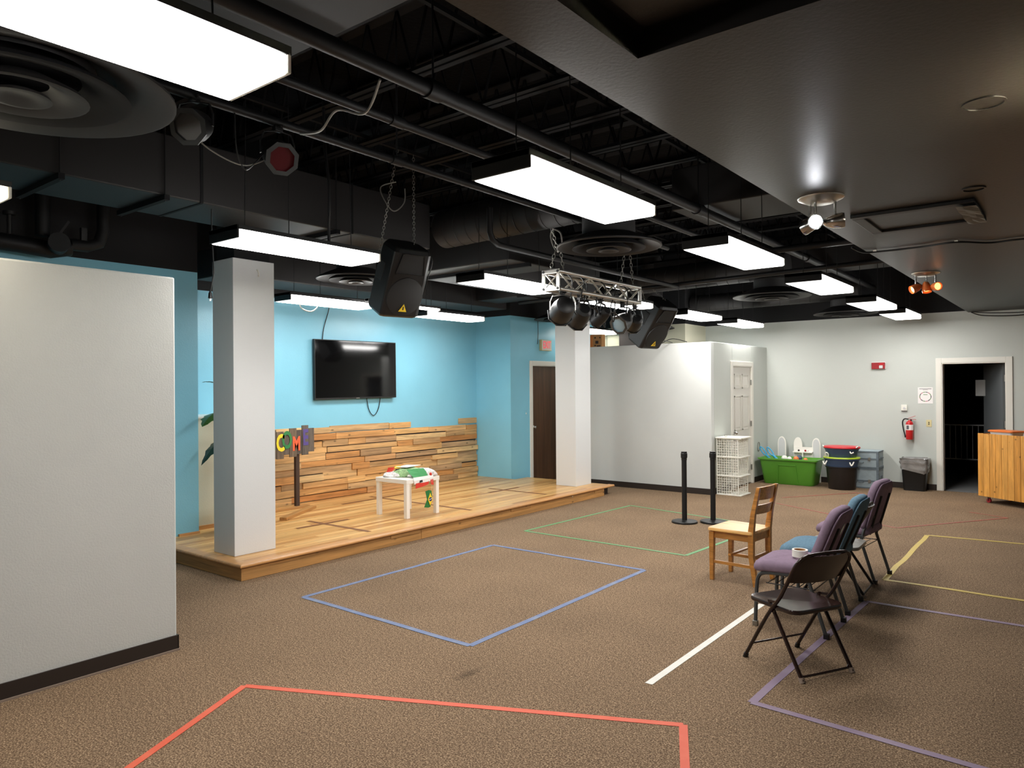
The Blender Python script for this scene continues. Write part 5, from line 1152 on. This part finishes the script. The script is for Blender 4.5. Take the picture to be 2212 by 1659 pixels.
# tubs stack
def tubset(name, label, cat, loc, prof, mat, grp=None, ex=1.0):
    t = thing(name, label, cat, loc, 0, grp); M().lathe(prof, 36, ry=0.85).build('shell', G[mat], t, smooth=30); return t
tx, ty = -3.08, 12.44
t = tubset('round_tub', 'round black plastic tub at the bottom of the stack by the far wall', 'tub', (tx, ty, 0), [(0.001, 0), (0.20, 0), (0.205, 0.01), (0.235, 0.345), (0.25, 0.35), (0.25, 0.365), (0.235, 0.365), (0.19, 0.02), (0.001, 0.015)], 'tub_black', 'stacked round tubs')
t = tubset('round_tub', 'navy blue plastic tub nested in the black tub, white rope handles', 'tub', (tx, ty, 0.02), [(0.001, 0.0), (0.18, 0.0), (0.225, 0.34), (0.26, 0.455), (0.272, 0.46), (0.272, 0.472), (0.255, 0.472), (0.17, 0.02), (0.001, 0.015)], 'navy_plastic', 'stacked round tubs')
for s_ in (-1, 1): M().tube(smoothpath([(0.20 * s_ + 0.03, -0.205, 0.44), (0.20 * s_, -0.225, 0.38), (0.20 * s_ - 0.03, -0.215, 0.43)], 5), 0.010, 8).build('rope_handle', G['white_plastic'], t, smooth=60)
t = tubset('tub_lid', 'lime green lid between the two navy tubs', 'lid', (tx, ty, 0.493), [(0.001, 0.0), (0.272, 0.0), (0.276, 0.01), (0.27, 0.022), (0.001, 0.022)], 'lime_plastic')
t = tubset('round_tub', 'navy blue plastic tub standing on the lime lid', 'tub', (tx, ty, 0.516), [(0.001, 0), (0.215, 0), (0.255, 0.125), (0.265, 0.13), (0.265, 0.14), (0.25, 0.14), (0.21, 0.01), (0.001, 0.01)], 'navy_plastic', 'stacked round tubs')
M().tube(smoothpath([(-0.20, -0.16, 0.0), (-0.205, -0.175, 0.05), (-0.18, -0.185, 0.07), (-0.155, -0.185, 0.05), (-0.16, -0.175, 0.0)], 5), 0.009, 8).build('rope_handle', G['white_plastic'], t, smooth=60)
M().tube(smoothpath([(0.17, -0.19, 0.10), (0.19, -0.20, 0.075), (0.22, -0.18, 0.09)], 5), 0.010, 8).build('rope_handle', G['white_plastic'], t, smooth=60)
t = tubset('tub_lid', 'red plastic lid on top of the navy tub stack', 'lid', (tx, ty, 0.657), [(0.001, 0.0), (0.272, 0.0), (0.278, 0.01), (0.272, 0.025), (0.25, 0.03), (0.001, 0.03)], 'red_plastic')
for s_ in (-1, 1): M().tube(smoothpath([(s_ * 0.25, -0.06, 0.02), (s_ * 0.262, -0.09, 0.035), (s_ * 0.24, -0.12, 0.02)], 4), 0.009, 8).build('lid_clip', G['white_plastic'], t, smooth=60)
# steamer trunks
def trunk(label, z0, h, split):
    t = thing('steamer_trunk', label, 'trunk', (-2.80, 12.885, z0), 0, 'stacked pale blue trunks'); w_, d_ = 0.40, 0.36
    M().box(-w_ / 2, -d_ / 2, 0, w_ / 2, d_ / 2, h * split - 0.002).build('body', G['trunk_paint'], t, bevel=0.003)
    M().box(-w_ / 2, -d_ / 2, h * split + 0.002, w_ / 2, d_ / 2, h).build('lid', G['trunk_paint'], t, bevel=0.003)
    e = 0.006
    for z in (0.012, h * split, h - 0.012):
        mm = M().box(-w_ / 2 - e, -d_ / 2 - e, z - 0.010, w_ / 2 + e, -d_ / 2, z + 0.010).box(w_ / 2, -d_ / 2, z - 0.010, w_ / 2 + e, d_ / 2, z + 0.010).box(-w_ / 2 - e, -d_ / 2, z - 0.010, -w_ / 2, d_ / 2, z + 0.010)
        mm.build('edge_strip', G['trunk_edge'], t)
    for x in (-w_ / 2 + 0.012, w_ / 2 - 0.012): M().box(x - 0.016, -d_ / 2 - e - 0.001, 0, x + 0.016, -d_ / 2, h).build('corner_strip', G['trunk_edge'], t)
    M().box(w_ / 2, -d_ / 2, 0, w_ / 2 + e + 0.001, -d_ / 2 + 0.03, h).build('corner_strip', G['trunk_edge'], t)
    M().box(-0.02 + 0.07, -d_ / 2 - 0.012, h * split - 0.03, 0.02 + 0.07, -d_ / 2, h * split + 0.02).cyl((0.07, -d_ / 2 - 0.014, h * split - 0.005), (0.07, -d_ / 2, h * split - 0.005), 0.014, n=12).build('latch', G['galvanised'], t)
    M().tube([(-0.09, -d_ / 2 - 0.006, h * 0.35), (-0.07, -d_ / 2 - 0.014, h * 0.30), (-0.03, -d_ / 2 - 0.014, h * 0.30), (-0.01, -d_ / 2 - 0.006, h * 0.35)], 0.005, 6).build('handle', G['trunk_edge'], t)
    M().box(w_ / 2, -0.05, h * 0.5, w_ / 2 + 0.012, 0.05, h * 0.62).build('side_handle', G['trunk_edge'], t)
    return t
trunk('pale blue steamer trunk, lower of the two stacked by the tubs', 0.0, 0.325, 0.38)
trunk('pale blue steamer trunk, upper of the two stacked by the tubs', 0.326, 0.275, 0.55)
# white arched play furniture behind the tote
ar = thing('arched_shelf', 'white play shelf with rounded arch ends behind the green tote', 'shelf unit', (-3.70, 12.98, 0))
def arch(x, y0_a, y1_a, h, rot=0, solid=True, sc_x=0.13):
    n = 12; out = [(x - sc_x / 2, y0_a, 0)] + [(x - sc_x / 2 * math.cos(math.pi * k / n), y0_a, h - sc_x * 0.9 + sc_x * 0.9 * math.sin(math.pi * k / n)) for k in range(n + 1)] + [(x + sc_x / 2, y0_a, 0)]
    return M().prism(out, (0, y1_a - y0_a, 0))
arch(-0.50, 0.0, 0.015, 0.77, sc_x=0.145).build('arch_panel', G['white_laminate'], ar, bevel=0.003)
arch(-0.50, -0.008, 0.0, 0.75, sc_x=0.11).build('arch_inset', G['clear_white'], ar)
arch(-0.225, 0.0, 0.015, 0.765, sc_x=0.145).build('arch_panel', G['white_laminate'], ar, bevel=0.003)
arch(0.08, 0.0, 0.015, 0.76, sc_x=0.14).build('arch_panel', G['white_laminate'], ar, bevel=0.003)
arch(0.08, -0.008, 0.0, 0.74, sc_x=0.105).build('arch_inset', G['clear_white'], ar)
M().box(-0.29, -0.08, 0.505, 0.03, 0.0, 0.525).build('shelf_board', G['white_laminate'], ar, bevel=0.002)
M().box(-0.29, -0.01, 0.0, 0.03, 0.0, 0.60).build('back_board', G['white_laminate'], ar)
M().box(-0.13, -0.08, 0.40, -0.115, 0.0, 0.505).build('divider', G['white_laminate'], ar)
for x, mat in ((-0.20, 'dark_brown'), (-0.09, 'red_alarm'), (-0.05, 'paper')):
    o = M().lathe([(0.001, 0), (0.014, 0), (0.016, 0.02), (0.008, 0.03), (0.001, 0.032)], 10).build('toy_figure', G[mat], smooth=40); o.location = (-3.70 + x, 12.94, 0.526); tag(o, {'dark_brown': 'tiny dark figure on the white arched shelf', 'red_alarm': 'tiny red figure on the white arched shelf', 'paper': 'tiny white figure on the white arched shelf'}[mat], 'figure')
rg_ = M().tube([(0, 0.05 * math.cos(k * math.pi / 8), 0.08 * math.sin(k * math.pi / 8)) for k in range(16)], 0.006, 6, closed=True).build('wall_ring', G['cable_grey']); rg_.location = (XC + 0.012, 12.62, 0.60); tag(rg_, 'grey wire ring hanging on the closet wall beside its door', 'ring')
# waste bin with bag
wb = thing('waste_bin', 'black waste bin with a grey plastic bag over the rim', 'waste bin', (-2.12, 12.93, 0))
mm = M(); mm.loft([tub(0.0, 0.30, 0.21, 0.04), tub(0.47, 0.37, 0.27, 0.05), tub(0.48, 0.385, 0.285, 0.05), tub(0.49, 0.385, 0.285, 0.05), tub(0.485, 0.35, 0.25, 0.05), tub(0.02, 0.28, 0.19, 0.04)]); mm.build('bin_body', G['black_plastic'], wb, smooth=35)
random.seed(9); rings = []
for j in range(8):
    t_ = j / 7; z = 0.50 - 0.20 * t_; ring = []
    for i, (x, y) in enumerate(rrect(0.395 - 0.035 * t_, 0.295 - 0.025 * t_, 0.05, 6)):
        k = 1 + 0.03 * math.sin(i * 1.1 + j * 1.7) + 0.03 * random.random() + 0.03 * (1 if j in (2, 5) else 0); ring.append((x * k, y * k, z + 0.012 * math.sin(i * 1.3 + j * 2) - 0.03 * t_ * (x / 0.19)))
    rings.append(ring)
mm = M(); mm.loft(rings, cap=False); mm.build('bag_cuff', G['trash_bag'], wb, smooth=60)
mm = M(); mm.loft([[(x, y, 0.50) for x, y in rrect(0.395, 0.295, 0.05, 6)], [(x, y, 0.485) for x, y in rrect(0.34, 0.24, 0.05, 6)], [(x, y, 0.30) for x, y in rrect(0.30, 0.20, 0.05, 6)]], cap=False); mm.build('bag_liner', G['trash_bag'], wb, smooth=60)
# wall items
fe = thing('fire_extinguisher', 'red fire extinguisher hanging on the far wall', 'fire extinguisher', (-2.205, YF - 0.075, 0.79))
M().lathe([(0.001, 0.0), (0.050, 0.0), (0.055, 0.012), (0.055, 0.245), (0.048, 0.275), (0.022, 0.295), (0.018, 0.31), (0.001, 0.31)], 24).build('cylinder', G['red_paint'], fe, smooth=35)
M().lathe([(0.0557, 0.15), (0.0557, 0.235)], 24).build('label_band', G['paper'], fe, smooth=35)
M().box(-0.035, -0.0585, 0.165, 0.0, -0.050, 0.225).build('label_print', G['ink'], fe)
M().box(-0.012, -0.015, 0.30, 0.012, 0.015, 0.335).build('valve', G['brushed'], fe)
M().bar((-0.02, 0, 0.335), (0.085, -0.01, 0.375), 0.018, 0.006).build('top_lever', G['red_paint'], fe)
M().bar((0.0, 0, 0.325), (0.095, -0.01, 0.318), 0.018, 0.006).build('carry_handle', G['red_paint'], fe)
M().tube(smoothpath([(-0.012, 0, 0.32), (-0.07, -0.01, 0.325), (-0.098, -0.01, 0.27), (-0.085, -0.01, 0.16), (-0.065, -0.015, 0.07), (-0.06, -0.015, 0.03)], 6), 0.010, 8).build('hose', G['cable_black'], fe, smooth=60)
M().box(-0.02, 0.045, 0.10, 0.02, 0.075, 0.32).build('wall_bracket', G['black_metal'], fe)
al = thing('fire_alarm_strobe', 'dark red fire alarm with strobe high on the far wall', 'fire alarm', (-2.66, YF, 1.975))
M().box(-0.105, -0.012, -0.058, 0.105, 0, 0.058).build('back_plate', G['paper'], al, bevel=0.003)
M().box(-0.10, -0.045, -0.053, 0.10, -0.012, 0.053).build('body', G['red_alarm'], al, bevel=0.006)
M().box(0.015, -0.056, -0.045, 0.07, -0.044, 0.005).build('strobe_lens', G['clear_white'], al, bevel=0.006)
M().box(0.012, -0.047, 0.015, 0.08, -0.044, 0.04).build('fire_mark', G['red_paint'], al)
ps = thing('poster', 'white sheet with a ring of small drawings taped to the far wall', 'poster', (-1.99, YF - 0.001, 1.49))
M().box(-0.105, -0.003, -0.128, 0.105, 0, 0.128).build('sheet', G['paper'], ps)
M().box(-0.085, -0.0045, 0.100, 0.085, -0.003, 0.108).box(-0.035, -0.0045, 0.086, 0.035, -0.003, 0.091).build('title_line', G['ink'], ps)
for k in range(14):
    a = 2 * math.pi * k / 14; mat = ('ink', 'ink_green', 'ink_pink')[k % 3]
    M().box(-0.016, -0.0045, -0.006, 0.016, -0.003, 0.006).xf(Matrix.Translation((0.078 * math.cos(a), 0, -0.02 + 0.072 * math.sin(a))) @ Matrix.Rotation(-a + math.pi / 2, 4, 'Y')).build('drawing', G[mat], ps)
M().box(-0.03, -0.0045, 0.008, 0.03, -0.003, 0.018).build('drawing', G['ink_green'], ps)
th = thing('thermostat', 'small cream thermostat above the fire extinguisher', 'thermostat', (-2.29, YF, 1.293))
M().box(-0.043, -0.025, -0.048, 0.043, 0, 0.048).build('case', G['white_plastic'], th, bevel=0.004)
M().cyl((0.005, -0.034, -0.008), (0.005, -0.025, -0.008), 0.018, n=16).build('dial', G['clear_white'], th)
M().box(-0.04, -0.028, -0.052, 0.04, -0.002, -0.048).build('vent', G['ink'], th)
sw_ = thing('light_switch', 'ivory double switch plate between extinguisher and doorway', 'switch', (-1.945, YF, 1.05))
M().box(-0.038, -0.006, -0.055, 0.038, 0, 0.055).build('plate', G['ivory'], sw_, bevel=0.002)
for z in (0.014, -0.014): M().box(-0.008, -0.014, z - 0.007, 0.008, -0.006, z + 0.007).build('toggle', G['baseboard_black'], sw_, bevel=0.001)
ex = thing('exit_sign', 'white box exit sign with red letters on the blue wall', 'exit sign', (-7.53, 10.49, 2.405))
M().box(0.0, -0.15, -0.095, 0.055, 0.15, 0.095).build('case', G['ivory'], ex, bevel=0.004)
M().box(0.055, -0.14, -0.085, 0.058, 0.14, 0.085).build('face', G['exit_panel'], ex)
text('exit_letters', 'EXIT', 0.185, G['exit_red'], ex, (0.0595, 0.0, 0.0), (math.radians(90), 0, math.radians(90)), 0.001, sx=0.60)
bsw = thing('light_switch', 'blue-painted switch plate on the blue wall beside the brown door', 'switch', (-7.53, 9.93, 1.22))
M().box(0, -0.035, -0.055, 0.006, 0.035, 0.055).build('plate', G['blue_paint'], bsw, bevel=0.002); M().box(0.006, -0.006, -0.012, 0.014, 0.006, 0.012).build('toggle', G['white_plastic'], bsw)
# things on the closet roof
ct = thing('cardboard_carton', 'brown cardboard carton with printing on the closet roof by the far column', 'carton', (-6.64, 10.92, 2.30))
M().box(-0.115, -0.14, 0, 0.115, -0.02, 0.27).build('box_body', G['carton'], ct, bevel=0.003)
M().box(-0.117, -0.142, 0.002, -0.06, -0.14, 0.268).build('tape_panel', G['carton_side'], ct)
for q in ((-0.03, 0.20, 0.0, 0.225), (0.07, 0.20, 0.09, 0.225), (-0.01, 0.11, 0.05, 0.16), (-0.03, 0.07, 0.0, 0.09), (0.02, 0.06, 0.09, 0.08)): M().box(q[0], -0.1425, q[1], q[2], -0.14, q[3]).build('print_mark', G['dark_brown'], ct)
gbx = thing('grey_bag', 'crumpled grey bag lying on the closet roof under the far speaker', 'bag', (-5.73, 10.95, 2.30))
mm = M(); mm.loft([[(x, y, 0.0) for x, y in rrect(0.40, 0.2, 0.04)], [(x * 0.95, y, 0.07) for x, y in rrect(0.40, 0.2, 0.04)], [(x * 0.8 - 0.05, y * 0.8, 0.13 - 0.02 * (x > 0)) for x, y in rrect(0.38, 0.2, 0.04)], [(x * 0.5 - 0.06, y * 0.5, 0.14) for x, y in rrect(0.38, 0.2, 0.04)]]); mm.build('bag_body', G['grey_bag'], gbx, smooth=50)
M().box(-0.17, -0.04, 0.12, -0.13, 0.04, 0.19).build('bag_tab', G['grey_bag'], gbx, bevel=0.004)
cable('thin black cable arching along the top of the closet', [(-5.35, 10.66, 2.35), (-5.15, 10.66, 2.42), (-4.9, 10.66, 2.36)], 0.006)
cable('black cord hanging from the far speaker to the closet top', [(-4.95, 9.2, 2.40), (-5.05, 10.0, 2.38), (-5.15, 10.66, 2.36)], 0.006)

# pine cart at the right edge
ang = math.atan2(11.76 - 12.171, -0.651 + 1.204)
pcart = thing('pine_cart', 'orange-stained pine board counter on casters at the right picture edge', 'counter', (-1.204, 12.171, 0), ang)
pwid = 0.0925; random.seed(2)
for k in range(16):
    h1 = 0.968 + random.uniform(-0.003, 0.003)
    o = M().box(0, 0, 0.09, pwid - 0.0035, 0.018, h1).build('board', G['pine'], pcart, bevel=0.0015, seg=1); o.location = (k * pwid, random.uniform(-0.001, 0.001), 0)
M().box(0.0, 0.018, 0.09, 0.018, 0.50, 0.968).build('side_board', G['pine'], pcart)
M().box(0.018, 0.018, 0.12, 16 * pwid, 0.50, 0.14).build('bottom_shelf', G['pine'], pcart)
M().box(0.018, 0.018, 0.90, 16 * pwid, 0.50, 0.915).build('inner_shelf', G['pine'], pcart)
for x in (0.11, 1.3):
    for y in (0.06, 0.44):
        cs_ = M().cyl((x, y, 0.032), (x, y + 0.022, 0.032), 0.032, n=16).build('caster_wheel', G['red_alarm'], pcart, smooth=40)
        M().bar((x, y - 0.006, 0.03), (x, y - 0.006, 0.085), 0.02, 0.004).bar((x, y + 0.028, 0.03), (x, y + 0.028, 0.085), 0.02, 0.004).box(x - 0.04, y - 0.02, 0.08, x + 0.04, y + 0.04, 0.0915).build('caster_fork', G['galvanised'], cs_)
ob = thing('storage_tub', 'translucent tub with an orange lid standing in the pine counter', 'storage bin', (-0.86, 12.12, 0.916), ang)
mm = M(); mm.loft([tub(0.0, 0.32, 0.20, 0.03), tub(0.085, 0.35, 0.23, 0.03)]); mm.build('tub_body', G['clear_white'], ob, smooth=35)
mm = M(); mm.loft([tub(0.085, 0.38, 0.26, 0.03), tub(0.10, 0.385, 0.265, 0.03), tub(0.108, 0.36, 0.24, 0.03)]); mm.build('tub_lid', G['orange_plastic'], ob, smooth=35)
